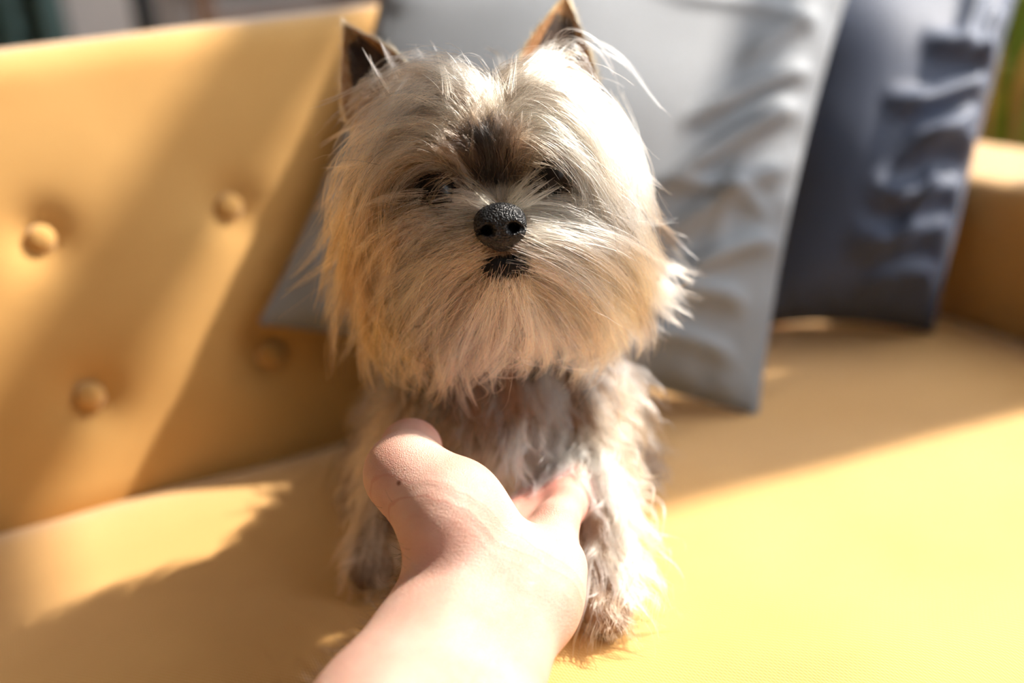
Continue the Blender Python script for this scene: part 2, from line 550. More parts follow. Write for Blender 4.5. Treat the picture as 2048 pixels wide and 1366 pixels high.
# wooden chair
Cc = fl_at(640, 0, 2.05)
ch = tag(empty('dining_chair', (Cc[0], Cc[1], FLOOR), UA), 'brown wooden chair standing far behind the sofa', 'chair')
for sx in (-.19, .19):
    V, F = tube_vf([(sx, -.19, 0), (sx, -.19, .44)], [.016, .02], 10); mesh_obj('leg', V, F, OAK, ch)
    V, F = tube_vf([(sx, .19, 0), (sx, .19, .45), (sx * .97, .24, .90)], [.016, .021, .017], 10); mesh_obj('leg', V, F, OAK, ch)
V, F = box_vf(-.22, .22, -.22, .22, .44, .475); bevel(mesh_obj('seat', V, F, OAK, ch, smooth=False), .012)
for zz in (.62, .74, .86):
    V, F = box_vf(-.19, .19, .205 + (zz - .45) * .09, .222 + (zz - .45) * .09, zz - .03, zz + .03); bevel(mesh_obj('back_slat', V, F, OAK, ch, smooth=False), .006)
# curtain at the left
cp = at(-70, 40, 2.0)
cu = tag(empty('curtain', (float(cp[0]), float(cp[1]), FLOOR), UA), 'dark teal curtain hanging at the back wall', 'curtain')
def cur(s, t):
    return (-.22 + .40 * s, .035 * math.sin(s * 40) + .012 * math.sin(s * 17 + 2 * t), .03 + t * 2.45)
V, F = grid_surface(cur, 90, 10)
V2 = [(v[0], v[1] + .004, v[2]) for v in V]
V, F = join_vf([(V, F), (V2, [f[::-1] for f in F])]); mesh_obj('panel', V, F, TEAL, cu)
V, F = tube_vf([(-.32, 0, 2.50), (.32, 0, 2.50)], .012, 10); mesh_obj('rod', V, F, BLACK, cu)
# plant in the corner beyond the far arm
pp = at(2010, 150, 1.28)
plant = tag(empty('potted_plant', (float(pp[0]), float(pp[1]), FLOOR)), 'potted plant with long green and straw-coloured blades beyond the far arm', 'plant')
V, F = lathe_vf([(.085, 0), (.10, .01), (.125, .22), (.13, .235), (.12, .235), (.112, .20)], 28); mesh_obj('pot', V, F, CLAY, plant)
V, F = lathe_vf([(.05, .17), (.113, .195), (.08, .205), (.02, .21)], 24); mesh_obj('soil', V, F, SOIL, plant)
rl = random.Random(5)
for i in range(46):
    az = rl.uniform(0, 6.283); ln = rl.uniform(.45, .85); sp = rl.uniform(.06, .30); r0 = rl.uniform(.005, .06); w = rl.uniform(.008, .016)
    V, F = [], []
    K_ = 9
    for k in range(K_ + 1):
        t = k / K_
        rr = r0 + sp * t ** 1.8; zz = .20 + ln * (t - .28 * sp / .3 * t ** 3)
        ww = w * (1 - t ** 2.2) + .0006
        c, s = math.cos(az), math.sin(az)
        for sd, lift in ((-1, .003), (0, 0), (1, .003)):
            V.append((rr * c - sd * ww * s, rr * s + sd * ww * c, zz + lift * (1 - t)))
    for k in range(K_):
        for q in (0, 1):
            F.append((k * 3 + q, k * 3 + q + 1, k * 3 + q + 4, k * 3 + q + 3))
    o = mesh_obj('leaf', V, F, STRAW if i % 5 in (1, 3) else LEAF, plant)
    so_ = o.modifiers.new('thick', 'SOLIDIFY'); so_.thickness = .0012

# ------------------------------------------------------------------ signed-distance modelling
def sd_cone(P, a, b, ra, rb):
    a = np.asarray(a, float); b = np.asarray(b, float)
    pa = P - a; ba = b - a
    h = np.clip((pa @ ba) / (ba @ ba), 0, 1)
    return np.linalg.norm(pa - h[..., None] * ba, axis=-1) - (ra + (rb - ra) * h)

def sd_ell(P, c, r, R=None):
    q = P - np.asarray(c, float)
    if R is not None: q = q @ R           # columns of R are the axes
    r = np.asarray(r, float)
    k0 = np.linalg.norm(q / r, axis=-1); k1 = np.linalg.norm(q / (r * r), axis=-1)
    return k0 * (k0 - 1) / (k1 + 1e-9)

def smin(a, b, k):
    h = np.clip(.5 + .5 * (b - a) / k, 0, 1)
    return b + (a - b) * h - k * h * (1 - h)

class SDF:
    """ordered list of (fn, k, centre, reach, sign)"""
    def __init__(self): self.items = []
    def cone(self, a, b, ra, rb, k=.008, cut=False):
        a = np.asarray(a, float); b = np.asarray(b, float)
        self.items.append((lambda P, a=a, b=b: sd_cone(P, a, b, ra, rb), k, np.minimum(a, b) - max(ra, rb), np.maximum(a, b) + max(ra, rb), cut)); return self
    def ell(self, c, r, k=.008, cut=False, R=None):
        c = np.asarray(c, float); m = max(r)
        self.items.append((lambda P, c=c, r=r, R=R: sd_ell(P, c, r, R), k, c - m, c + m, cut)); return self
    def __call__(self, P):
        d = np.full(P.shape[:-1], 1.0)
        for fn, k, lo, hi, cut in self.items:
            e = fn(P)
            d = -smin(-d, e, k) if cut else smin(d, e, k)
        return d
    def grid(self, h, pad=.012):
        lo = np.min([i[2] for i in self.items], axis=0) - pad; hi = np.max([i[3] for i in self.items], axis=0) + pad
        n = np.ceil((hi - lo) / h).astype(int) + 1
        ax = [lo[i] + h * np.arange(n[i]) for i in range(3)]
        D = np.full(n, .02)
        for fn, k, l, u, cut in self.items:
            i0 = np.maximum(0, ((l - .022 - lo) / h).astype(int)); i1 = np.minimum(n, ((u + .022 - lo) / h).astype(int) + 2)
            sl_ = tuple(slice(i0[q], i1[q]) for q in range(3))
            P = np.stack(np.meshgrid(*(ax[q][sl_[q]] for q in range(3)), indexing='ij'), -1)
            e = fn(P)
            D[sl_] = -smin(-D[sl_], e, k) if cut else smin(D[sl_], np.minimum(e, .03), k)
        return D, lo
    def mesh(self, h):
        D, lo = self.grid(h)
        return surface_nets(D, lo, h)
    def normal(self, P, e=.0008):
        g = np.stack([self(P + np.eye(3)[i] * e) - self(P - np.eye(3)[i] * e) for i in range(3)], -1)
        return g / (np.linalg.norm(g, axis=-1, keepdims=True) + 1e-9)

def surface_nets(D, lo, h):
    S = D < 0
    n = np.array(D.shape)
    cnt = np.zeros(n - 1, np.int8)
    for dx in (0, 1):
        for dy in (0, 1):
            for dz in (0, 1):
                cnt += S[dx:n[0] - 1 + dx, dy:n[1] - 1 + dy, dz:n[2] - 1 + dz]
    act = np.argwhere((cnt > 0) & (cnt < 8))
    vid = np.full(n - 1, -1, np.int64); vid[tuple(act.T)] = np.arange(len(act))
    acc = np.zeros((len(act), 3)); num = np.zeros(len(act))
    cs = [np.array(c) for c in ((0, 0, 0), (1, 0, 0), (0, 1, 0), (1, 1, 0), (0, 0, 1), (1, 0, 1), (0, 1, 1), (1, 1, 1))]
    for i, j in ((0, 1), (2, 3), (4, 5), (6, 7), (0, 2), (1, 3), (4, 6), (5, 7), (0, 4), (1, 5), (2, 6), (3, 7)):
        a, b = act + cs[i], act + cs[j]
        da, db = D[tuple(a.T)], D[tuple(b.T)]
        m = (da < 0) != (db < 0)
        t = np.where(m, da / np.where(m, da - db, 1), 0)
        acc += np.where(m[:, None], a + (b - a) * t[:, None], 0); num += m
    V = lo + h * acc / num[:, None]
    F = []
    for axis in range(3):
        o1, o2 = [(1, 2), (2, 0), (0, 1)][axis]
        sl0 = [slice(1, n[q] - 1) for q in range(3)]; sl0[axis] = slice(0, n[axis] - 1)
        sl1 = list(sl0); sl1[axis] = slice(1, n[axis])
        A, B = S[tuple(sl0)], S[tuple(sl1)]
        e = np.argwhere(A != B)
        if not len(e): continue
        inside = A[tuple(e.T)]
        base = e + 1; base[:, axis] -= 1
        d1 = np.zeros(3, int); d1[o1] = 1; d2 = np.zeros(3, int); d2[o2] = 1
        q = [vid[tuple((base - d1 - d2).T)], vid[tuple((base - d2).T)], vid[tuple(base.T)], vid[tuple((base - d1).T)]]
        Q = np.stack(q, 1)
        Q[~inside] = Q[~inside][:, ::-1]
        F.append(Q)
    F = np.concatenate(F)
    F = F[(F >= 0).all(1)]
    return V, F

def net_obj(name, V, F, mat, parent):
    me = bpy.data.meshes.new(name)
    me.vertices.add(len(V)); me.vertices.foreach_set('co', np.asarray(V, np.float32).ravel())
    me.loops.add(4 * len(F)); me.loops.foreach_set('vertex_index', np.asarray(F, np.int32).ravel())
    me.polygons.add(len(F)); me.polygons.foreach_set('loop_start', np.arange(0, 4 * len(F), 4, dtype=np.int32))
    me.update(calc_edges=True); me.validate()
    me.polygons.foreach_set('use_smooth', np.ones(len(me.polygons), bool))
    me.materials.append(mat)
    return link(name, me, parent, True)

# ------------------------------------------------------------------ hair
def hair_mat(name, rough=0.26, radial=0.40, coat=0.0):
    m = bpy.data.materials.new(name); m.use_nodes = True
    nt = m.node_tree; nt.nodes.clear()
    out = nt.nodes.new('ShaderNodeOutputMaterial')
    h = nt.nodes.new('ShaderNodeBsdfHairPrincipled')
    h.model = 'CHIANG'; h.parametrization = 'COLOR'
    h.inputs['Roughness'].default_value = rough
    h.inputs['Radial Roughness'].default_value = radial
    h.inputs['Coat'].default_value = coat
    h.inputs['Random Roughness'].default_value = 0.2
    at_ = nt.nodes.new('ShaderNodeAttribute'); at_.attribute_name = 'col'
    nt.links.new(at_.outputs['Color'], h.inputs['Color'])
    nt.links.new(h.outputs[0], out.inputs['Surface'])
    return m
FUR = hair_mat('dog_hair')

def hair_obj(name, S, C, r0, r1, mat, parent, rvar=None):
    """S strands (n, p, 3), C colours (n, p, 3)"""
    n, p = S.shape[:2]
    hc = bpy.data.hair_curves.new(name)
    hc.add_curves([p] * n)
    hc.attributes['position'].data.foreach_set('vector', S.reshape(-1).astype(np.float32))
    t = np.linspace(0, 1, p)
    rad = (r0 + (r1 - r0) * t ** 1.3)[None, :] * (np.ones((n, 1)) if rvar is None else rvar[:, None])
    ra = hc.attributes.get('radius') or hc.attributes.new('radius', 'FLOAT', 'POINT')
    ra.data.foreach_set('value', rad.reshape(-1).astype(np.float32))
    ca = hc.attributes.new('col', 'FLOAT_COLOR', 'POINT')
    ca.data.foreach_set('color', np.concatenate([C, np.ones((n, p, 1))], -1).reshape(-1).astype(np.float32))
    hc.materials.append(mat)
    o = link(name, hc, parent, True)
    tag(o, kind='stuff')
    return o

def resample(P, p):
    """polyline -> p points along a smooth (Catmull-Rom) curve"""
    P = np.asarray(P, float)
    Q = np.vstack([2 * P[0] - P[1], P, 2 * P[-1] - P[-2]])
    m = len(P) - 1
    ts = np.linspace(0, m - 1e-6, p)
    i = ts.astype(int); f = (ts - i)[:, None]
    a, b, c, d = Q[i], Q[i + 1], Q[i + 2], Q[i + 3]
    return .5 * (2 * b + (c - a) * f + (2 * a - 5 * b + 4 * c - d) * f ** 2 + (3 * b - a - 3 * c + d) * f ** 3)

# ------------------------------------------------------------------ the person's arm and hand (left hand, palm up, cupping the chest)
def A_(px, py, d): return at(px, py, d)
W = A_(985, 1165, .443)
FD = W - A_(888, 1366, .4045); FD /= np.linalg.norm(FD)
ACR = np.array([.93, -.30, -.16]); ACR -= FD * (ACR @ FD); ACR /= np.linalg.norm(ACR)      # thumb side -> little finger side
arm = SDF()
def fa(s, o): return W - FD * s + ACR * o + np.array([0, 0, max(0.0, s - .07) * .20])
for sgn in (-1, 1):
    arm.cone(fa(.0, sgn * .0130), fa(.075, sgn * .0180), .0210, .0225, .012)
    arm.cone(fa(.075, sgn * .0180), fa(.235, sgn * .016), .0225, .030, .014)
arm.cone(fa(.0, 0), fa(.235, 0), .0205, .031, .014)
elb = fa(.245, 0)
arm.ell(elb, (.040, .038, .036), .02)
arm.cone(elb, elb + np.array([.05, -.15, -.02]), .038, .046, .02)
# heel of the hand, thenar and hypothenar
cmc = A_(906, 1052, .440); mcp1 = A_(812, 948, .456)
arm.cone(fa(.008, -.010), cmc, .0205, .0190, .010)
arm.cone(cmc, mcp1, .0195, .0158, .012)
arm.ell(A_(905, 1010, .448), (.019, .019, .019), .012)
arm.cone(A_(915, 1025, .447), A_(1000, 1112, .450), .0178, .0172, .010)
hyp0 = A_(1062, 1200, .437); hyp1 = A_(1098, 1136, .455)
arm.cone(fa(.004, .012), hyp0, .0200, .0180, .012)
arm.cone(hyp0, hyp1, .0175, .0165, .012)
# palm rays to the knuckles
mc = [A_(1010, 1062, .500), A_(1050, 1072, .494), A_(1078, 1085, .485), A_(1100, 1085, .472)]
for m, s in zip(mc, (-.010, -.003, .005, .012)):
    arm.cone(fa(-.012, s) - np.array([0, 0, .012]), m - np.array([0, 0, .002]), .0145, .0120, .010)
# thumb: up along the dog's flank, then away from the camera
ip1 = A_(822, 899, .487)
arm.cone(mcp1, ip1, .0155, .0124, .012)
arm.cone(ip1, A_(850, 890, .515), .0120, .0080, .010)
# fingers, curling up behind the foreleg
def finger(pts, rads, k=.0035):
    for a, b, r0, r1 in zip(pts[:-1], pts[1:], rads[:-1], rads[1:]):
        arm.cone(a, b, r0, r1, k)
finger([mc[3], A_(1112, 1046, .480), A_(1134, 1010, .494), A_(1128, 988, .507)], [.0118, .0102, .0086, .0070])
finger([mc[2], A_(1128, 1012, .503), A_(1152, 966, .520), A_(1140, 935, .535)], [.0120, .0105, .0090, .0076])
finger([mc[1], A_(1138, 985, .520), A_(1160, 925, .536), A_(1145, 892, .552)], [.0120, .0108, .0092, .0078])
finger([mc[0], A_(1135, 965, .538), A_(1158, 900, .556), A_(1142, 868, .568)], [.0120, .0106, .0090, .0076])

SK = Mat('skin', (0.72, 0.44, 0.34), 0.48)
SK.b.inputs['Subsurface Weight'].default_value = 0.35
SK.b.inputs['Subsurface Radius'].default_value = (1.0, 0.30, 0.16)
SK.b.inputs['Subsurface Scale'].default_value = 0.006
SK.b.inputs['Specular IOR Level'].default_value = 0.35
_r = SK.noise_mix((0.57, 0.31, 0.235), (0.66, 0.43, 0.345), 45, 4, .3, .7)
# redder fingers and palm past the wrist, one mole
geo = SK.n('ShaderNodeNewGeometry')
dv = SK.n('ShaderNodeVectorMath', operation='DOT_PRODUCT'); SK.l(geo.outputs['Position'], dv.inputs[0]); dv.inputs[1].default_value = tuple(FD)
mr = SK.n('ShaderNodeMapRange'); SK.l(dv.outputs['Value'], mr.inputs['Value'])
w0 = float(W @ FD)
mr.inputs['From Min'].default_value = w0 + .045; mr.inputs['From Max'].default_value = w0 + .085
mixc = SK.n('ShaderNodeMix', data_type='RGBA'); mixc.inputs['B'].default_value = (.70, .26, .20, 1)
SK.l(mr.outputs['Result'], mixc.inputs['Factor']); SK.l(_r.outputs['Color'], mixc.inputs['A'])
mole = A_(797, 966, .433)
ds = SK.n('ShaderNodeVectorMath', operation='DISTANCE'); SK.l(geo.outputs['Position'], ds.inputs[0])
MOLE_NODE = ds
mr2 = SK.n('ShaderNodeMapRange'); SK.l(ds.outputs['Value'], mr2.inputs['Value'])
mr2.inputs['From Min'].default_value = .0005; mr2.inputs['From Max'].default_value = .0015; mr2.inputs['To Min'].default_value = 1; mr2.inputs['To Max'].default_value = 0
mixm = SK.n('ShaderNodeMix', data_type='RGBA'); mixm.inputs['B'].default_value = (.20, .075, .045, 1)
SK.l(mr2.outputs['Result'], mixm.inputs['Factor']); SK.l(mixc.outputs['Result'], mixm.inputs['A'])
CREASE_IN = mixm
# fine skin cells plus creases across the wrist
vo = SK.n('ShaderNodeTexVoronoi', Scale=1150.0, feature='DISTANCE_TO_EDGE'); SK.l(geo.outputs['Position'], vo.inputs['Vector'])
sub = SK.n('ShaderNodeMath', operation='SUBTRACT'); SK.l(dv.outputs['Value'], sub.inputs[0]); sub.inputs[1].default_value = w0 + .002
nz_ = SK.n('ShaderNodeTexNoise', Scale=60.0, Detail=2.0); SK.l(geo.outputs['Position'], nz_.inputs['Vector'])
nzm = SK.n('ShaderNodeMath', operation='MULTIPLY_ADD'); SK.l(nz_.outputs['Fac'], nzm.inputs[0]); nzm.inputs[1].default_value = .008; SK.l(sub.outputs[0], nzm.inputs[2])
wv = SK.n('ShaderNodeMath', operation='MULTIPLY'); SK.l(nzm.outputs[0], wv.inputs[0]); wv.inputs[1].default_value = 950.0
sn = SK.n('ShaderNodeMath', operation='SINE'); SK.l(wv.outputs[0], sn.inputs[0])
ab = SK.n('ShaderNodeMath', operation='ABSOLUTE'); SK.l(sub.outputs[0], ab.inputs[0])
msk = SK.n('ShaderNodeMapRange'); SK.l(ab.outputs[0], msk.inputs['Value']); msk.inputs['From Min'].default_value = .003; msk.inputs['From Max'].default_value = .011; msk.inputs['To Min'].default_value = 1; msk.inputs['To Max'].default_value = 0
cr = SK.n('ShaderNodeMath', operation='MULTIPLY'); SK.l(sn.outputs[0], cr.inputs[0]); SK.l(msk.outputs['Result'], cr.inputs[1])
ad = SK.n('ShaderNodeMath', operation='MULTIPLY_ADD'); SK.l(cr.outputs[0], ad.inputs[0]); ad.inputs[1].default_value = .22; SK.l(vo.outputs['Distance'], ad.inputs[2])
SK.bump(ad.outputs[0], .55, .0009)
lm = SK.n('ShaderNodeMapRange'); SK.l(sn.outputs[0], lm.inputs['Value']); lm.inputs['From Min'].default_value = .86; lm.inputs['From Max'].default_value = 1.0
lf_ = SK.n('ShaderNodeMath', operation='MULTIPLY'); SK.l(lm.outputs['Result'], lf_.inputs[0]); SK.l(msk.outputs['Result'], lf_.inputs[1])
lg_ = SK.n('ShaderNodeMath', operation='MULTIPLY'); SK.l(lf_.outputs[0], lg_.inputs[0]); lg_.inputs[1].default_value = .45
mixk = SK.n('ShaderNodeMix', data_type='RGBA'); mixk.inputs['B'].default_value = (.50, .20, .14, 1)
SK.l(lg_.outputs[0], mixk.inputs['Factor']); SK.l(CREASE_IN.outputs['Result'], mixk.inputs['A'])
SK.l(mixk.outputs['Result'], SK.b.inputs['Base Color'])

def march(sdf, px, py, d0=.36, d1=.62, steps=48):
    px = np.asarray(px, float); py = np.asarray(py, float)
    R = ray(px, py); L_ = np.linalg.norm(R, axis=-1)
    d = np.full(px.shape, d0); best = np.full(px.shape, 9.0); bd = d.copy()
    for _ in range(steps):
        s = sdf(CAM_O + R * d[..., None])
        m = s < best
        best = np.where(m, s, best); bd = np.where(m, d, bd)
        d = np.where(best < .0003, d, np.minimum(d + np.maximum(s, .0002) / L_ * .9, d1))
    return bd, best

mdd, _b = march(arm, [797.], [966.])
MOLE_NODE.inputs[1].default_value = tuple(at(797, 966, mdd[0]))
person = tag(empty('person', (float(elb[0]), float(elb[1]), float(elb[2]) - .045)), 'bare forearm and upturned left hand cupping the chest of the dog', 'person')
V, F = arm.mesh(.0013)
bodyo = net_obj('body', V, F, SK.m, person)
sm_ = bodyo.modifiers.new('smooth', 'SMOOTH'); sm_.factor = .5; sm_.iterations = 3
# fine dark hair along the thumb side of the forearm
HM = hair_mat('arm_hair_colour', .3, .4)
def arm_hair():
    n = 420
    s = rng.uniform(-.005, .12, n); ang = rng.normal(0, .55, n)
    dn = np.cross(FD, ACR); dn /= np.linalg.norm(dn)
    out = -ACR[None] * np.cos(ang)[:, None] + dn[None] * np.sin(ang)[:, None] * -1
    P = W - FD * s[:, None] - ACR * .01
    t = np.zeros(n)
    for _ in range(40):
        t += np.maximum(0.0002, -arm(P + out * t[:, None])) * (arm(P + out * t[:, None]) < 0)
    R = P + out * t[:, None]
    p = 6; S = np.zeros((n, p, 3)); S[:, 0] = R
    ln = rng.uniform(.004, .009, n)
    dirs = out * .8 - FD * .5 + rng.normal(0, .25, (n, 3))
    for k in range(1, p):
        dirs = dirs - FD * -.12 + rng.normal(0, .05, (n, 3)); dirs /= np.linalg.norm(dirs, axis=1)[:, None]
        S[:, k] = S[:, k - 1] + dirs * (ln / (p - 1))[:, None]
    C = np.broadcast_to(np.array([.035, .022, .015]), (n, p, 3))
    hair_obj('arm_hair', S, C, .00005, .00001, HM, person)
arm_hair()

# ------------------------------------------------------------------ the dog
dog = tag(empty('dog', (-.01, .52, 0.0)), 'small long-haired terrier with cream and grey coat sitting on the sofa', 'dog')
body = SDF()
NOSE = at(1000, 447, .445)
body.ell((-.003, .500, .200), (.038, .042, .037), .01)                      # skull
body.cone(at(1000, 440, .490), at(1000, 464, .463), .022, .0112, .012)      # muzzle
body.ell(at(966, 488, .4640), (.0105, .0100, .0080), .006); body.ell(at(1042, 480, .4640), (.0105, .0100, .0080), .006)
body.cone(at(1004, 540, .495), at(1008, 535, .463), .016, .0085, .008)      # lower jaw
body.ell(at(905, 440, .485), (.017, .02, .018), .012); body.ell(at(1095, 425, .485), (.017, .02, .018), .012)
body.ell(at(790, 235, .508), (.018, .015, .020), .014); body.ell(at(1104, 215, .508), (.018, .015, .020), .014)   # ear roots
body.cone((-.003, .515, .185), (-.004, .530, .11), .034, .040, .02)         # neck
body.ell((-.005, .522, .090), (.040, .045, .056), .02)                      # chest
body.cone((-.006, .545, .095), (-.012, .622, .058), .046, .050, .03)        # back
body.ell((.030, .610, .038), (.030, .042, .036), .015); body.ell((-.055, .612, .038), (.028, .042, .036), .015)
PAWR, PAWL = at(1212, 1222, .498), at(745, 1140, .548)
PAWR = np.array([PAWR[0], PAWR[1], .011]); PAWL = np.array([PAWL[0], PAWL[1], .011])
for sh, paw in (((.036, .508, .085), PAWR), ((-.045, .512, .085), PAWL)):
    sh = np.array(sh); el = (sh * .5 + paw * .5) + np.array([0, .014, .004])
    body.cone(sh, el, .019, .0135, .015); body.cone(el, paw + np.array([0, .006, .004]), .0125, .0105, .01)
    body.ell(paw + np.array([0, -.004, 0]), (.0125, .016, .010), .006)
for sx in (.068, -.094):
    body.cone((sx * .8 - .005, .612, .03), (sx, .560, .012), .018, .011, .012); body.ell((sx, .552, .010), (.012, .018, .009), .006)
body.cone((-.01, .655, .06), (-.02, .675, .10), .012, .007, .012)           # short tail

_m = Mat('dog_skin', (0.26, 0.17, 0.11), 0.9); _m.noise_mix((.21, .135, .09), (.31, .20, .13), 40, 3); DSKIN = _m.m
V, F = body.mesh(.0022)
dbody = net_obj('body', V, F, DSKIN, dog)
BV, BF = V, F

# nose leather
nose = SDF()
HR = math.radians(-5)                                                       # the head is tipped a little
def npos(dx, dy, dd): # image-plane offsets in px about the nose centre, depth offset
    c, s = math.cos(HR), math.sin(HR)
    return at(1000 + dx * c - dy * s, 447 + dx * s + dy * c, .445 + dd)
nose.ell(npos(0, -12, .0045), (.0104, .0070, .0064), .003)
nose.ell(npos(-27, 8, .0040), (.0056, .0062, .0066), .003); nose.ell(npos(27, 8, .0040), (.0056, .0062, .0066), .003)
nose.ell(npos(0, 20, .0050), (.0066, .0062, .0080), .004)
for sg in (-1, 1):
    nose.cone(npos(sg * 23, 12, -.0040), npos(sg * 29, 9, .003), .0027, .0020, .0012, cut=True)
    nose.cone(npos(sg * 29, 10, -.0030), npos(sg * 46, 14, .002), .0014, .0010, .0012, cut=True)
nose.cone(npos(0, 14, -.0022), npos(0, 58, .0000), .0004, .0009, .0008, cut=True)
NM = Mat('nose_leather', (0.008, 0.008, 0.009), 0.42)
NM.b.inputs['Specular IOR Level'].default_value = 0.35
NM.noise_mix((.005, .005, .006), (.012, .012, .013), 200, 3)
_v = NM.n('ShaderNodeTexVoronoi', Scale=1100.0); _g = NM.n('ShaderNodeNewGeometry'); NM.l(_g.outputs['Position'], _v.inputs['Vector']); NM.bump(_v.outputs['Distance'], .8, .0006)
V, F = nose.mesh(.00045)
net_obj('nose', V, F, NM.m, dog)['label'] = 'black leathery nose'
# dark lips and chin patch
lips = SDF()
lips.ell(at(1011, 530, .4576), (.0112, .0060, .0050), .002)
lips.ell(at(995, 534, .4582), (.0060, .0060, .0056), .003); lips.ell(at(1030, 530, .4582), (.0060, .0060, .0052), .003)
lips.ell(at(1010, 512, .4615), (.0125, .0060, .0030), .003)
_m = Mat('lip_skin', (.010, .009, .009), .85); _m.b.inputs['Specular IOR Level'].default_value = .2; _m.noise_mix((.008, .007, .007), (.018, .015, .014), 150, 3); LIP = _m.m
V, F = lips.mesh(.0006); net_obj('lips', V, F, LIP, dog); lips_V = V
# eyes
_m = Mat('eye_gloss', (.006, .004, .003), .28); _m.b.inputs['Specular IOR Level'].default_value = .25; _m.noise_mix((.004, .003, .003), (.012, .007, .004), 90, 2); EYE = _m.m
for px, py in ((876, 386), (1103, 352)):
    e_ = SDF(); c = at(px, py, .4605); e_.ell(c, (.0078, .0078, .0078), .001)
    V, F = e_.mesh(.0008); eo = net_obj('eye', V, F, EYE, dog)
    l_ = SDF(); l_.ell(at(px, py + 2, .4650), (.0118, .0090, .0098), .001)
    V, F = l_.mesh(.0011); net_obj('eyelid', V, F, LIP, dog)

# ears: curved triangular shells, hollow towards the camera
_m = Mat('ear_tan', (.30, .13, .045), .9); _m.noise_mix((.24, .10, .03), (.36, .17, .065), 80, 4); EARM = _m.m
_m = Mat('ear_inside', (.05, .028, .018), .95); _m.noise_mix((.03, .018, .012), (.075, .042, .026), 120, 4); EARIN = _m.m
EARS = []
def ear(Bi, Bo, T, cup, wid):
    Bi, Bo, T = (np.array(q, float) for q in (Bi, Bo, T))
    ax = Bo - Bi; up = T - (Bi + Bo) / 2
    back = np.cross(ax, up); back /= np.linalg.norm(back)
    if back[1] < 0: back = -back
    def P(s, t, off=0.0):
        mid = (Bi + Bo) / 2 + up * t
        half = ax / 2 * ((1 - t ** 1.35) * (1 + wid * math.sin(math.pi * min(t * 1.1, 1)))) 
        x = 2 * s - 1
        return mid + half * x + back * (cup * (1 - x * x) * (1 - t * .85) + off)
    return P
def ear_obj(P):
    nu, nv = 18, 22
    f1 = [P(i / nu, j / nv, -.0008) for i in range(nu + 1) for j in range(nv + 1)]
    f2 = [P(i / nu, j / nv, .0012) for i in range(nu + 1) for j in range(nv + 1)]
    V = f1 + f2; F = []; o = len(f1); n1 = nv + 1
    for i in range(nu):
        for j in range(nv):
            a = i * n1 + j
            F.append((a, a + n1, a + n1 + 1, a + 1)); F.append((o + a, o + a + 1, o + a + n1 + 1, o + a + n1))
    for i in (0, nu):
        for j in range(nv):
            a = i * n1 + j; F.append((a, a + 1, o + a + 1, o + a))
    for i in range(nu):
        for j in (0, nv):
            a = i * n1 + j; F.append((a, a + n1, o + a + n1, o + a))
    e = mesh_obj('ear', V, F, EARM, dog, world_coords=True)
    V = [P(.16 + .68 * i / 12, .80 * j / 14, -.0012 - .0004 * math.sin(i)) for i in range(13) for j in range(15)]
    Vb = [P(.16 + .68 * i / 12, .80 * j / 14, -.0006) for i in range(13) for j in range(15)]
    Fq = [(i * 15 + j, i * 15 + j + 15, i * 15 + j + 16, i * 15 + j + 1) for i in range(12) for j in range(14)]
    V, F = join_vf([(V, Fq), (Vb, [f[::-1] for f in Fq])])
    mesh_obj('ear_inside', V, F, EARIN, e, world_coords=True)
    return P
EARS.append(ear_obj(ear(at(828, 150, .505), at(700, 255, .512), at(690, 48, .535), .010, .12)))
EARS.append(ear_obj(ear(at(1030, 160, .507), at(1196, 215, .512), at(1133, -12, .540), .011, .12)))

# ---- coat, head: hand-groomed guides (root first), drawn over the face and given depth by the skull and the coat's outer form
CREAM, TAN, BROWN, DARK, GREY_ = (.80, .54, .335), (.60, .345, .165), (.27, .14, .065), (.045, .032, .026), (.46, .40, .35)
PALE, AMBER, TAUP = (.76, .565, .40), (.60, .33, .13), (.33, .22, .145)
INK = (.014, .010, .008)
PEACH, MILK = (.74, .49, .30), (.86, .67, .50)
ENV_C, ENV_R = np.array([-.001, .500, .190]), np.array([.074, .057, .072])
def env_depth(px, py):
    px = 1000 + (np.asarray(px, float) - 1000) * .86; py = np.asarray(py, float); py = np.where(py > 540, 540 + (py - 540) * .45, py)
    R = ray(px, py) / ENV_R; O = (CAM_O - ENV_C) / ENV_R
    a = (R * R).sum(-1); b_ = (R * O).sum(-1); c = (O * O).sum() - 1
    disc = b_ * b_ - a * c
    return (-b_ - np.sqrt(np.maximum(disc, 0))) / a
G = []
def g(grp, cr, ct, dens, lift, *pts): G.append((grp, cr, ct, dens, lift, np.array(pts, float).reshape(-1, 2)))
# forehead, left of the parting
g('fl', BROWN, CREAM, 1, 1, 945,335, 922,275, 890,232, 830,222, 760,250, 700,300)
g('fl', BROWN, PALE, 1, 1, 948,300, 928,232, 900,185, 850,168, 790,188, 725,255, 695,330)
g('fl', TAUP, PALE, 1, 1, 952,262, 938,200, 915,165, 870,148, 815,158, 765,205)
g('fl', TAUP, PALE, 1, 1, 962,232, 950,182, 930,152, 895,140, 850,148)
g('fl', BROWN, CREAM, 1, 1, 930,345, 890,292, 840,265, 780,270, 722,305, 675,370)
g('fl', BROWN, CREAM, 1, 1, 915,355, 870,312, 815,298, 752,318, 705,372, 680,440, 672,480)
g('fl', BROWN, TAN, 1, 1, 890,350, 850,328, 800,325, 748,355, 708,425, 692,500)
g('fl', BROWN, TAN, 1, 1, 868,345, 830,338, 782,355, 738,415, 718,500, 712,590)
g('fl', BROWN, TAN, 1, 1, 850,352, 815,352, 775,372, 745,430, 732,510, 730,600)
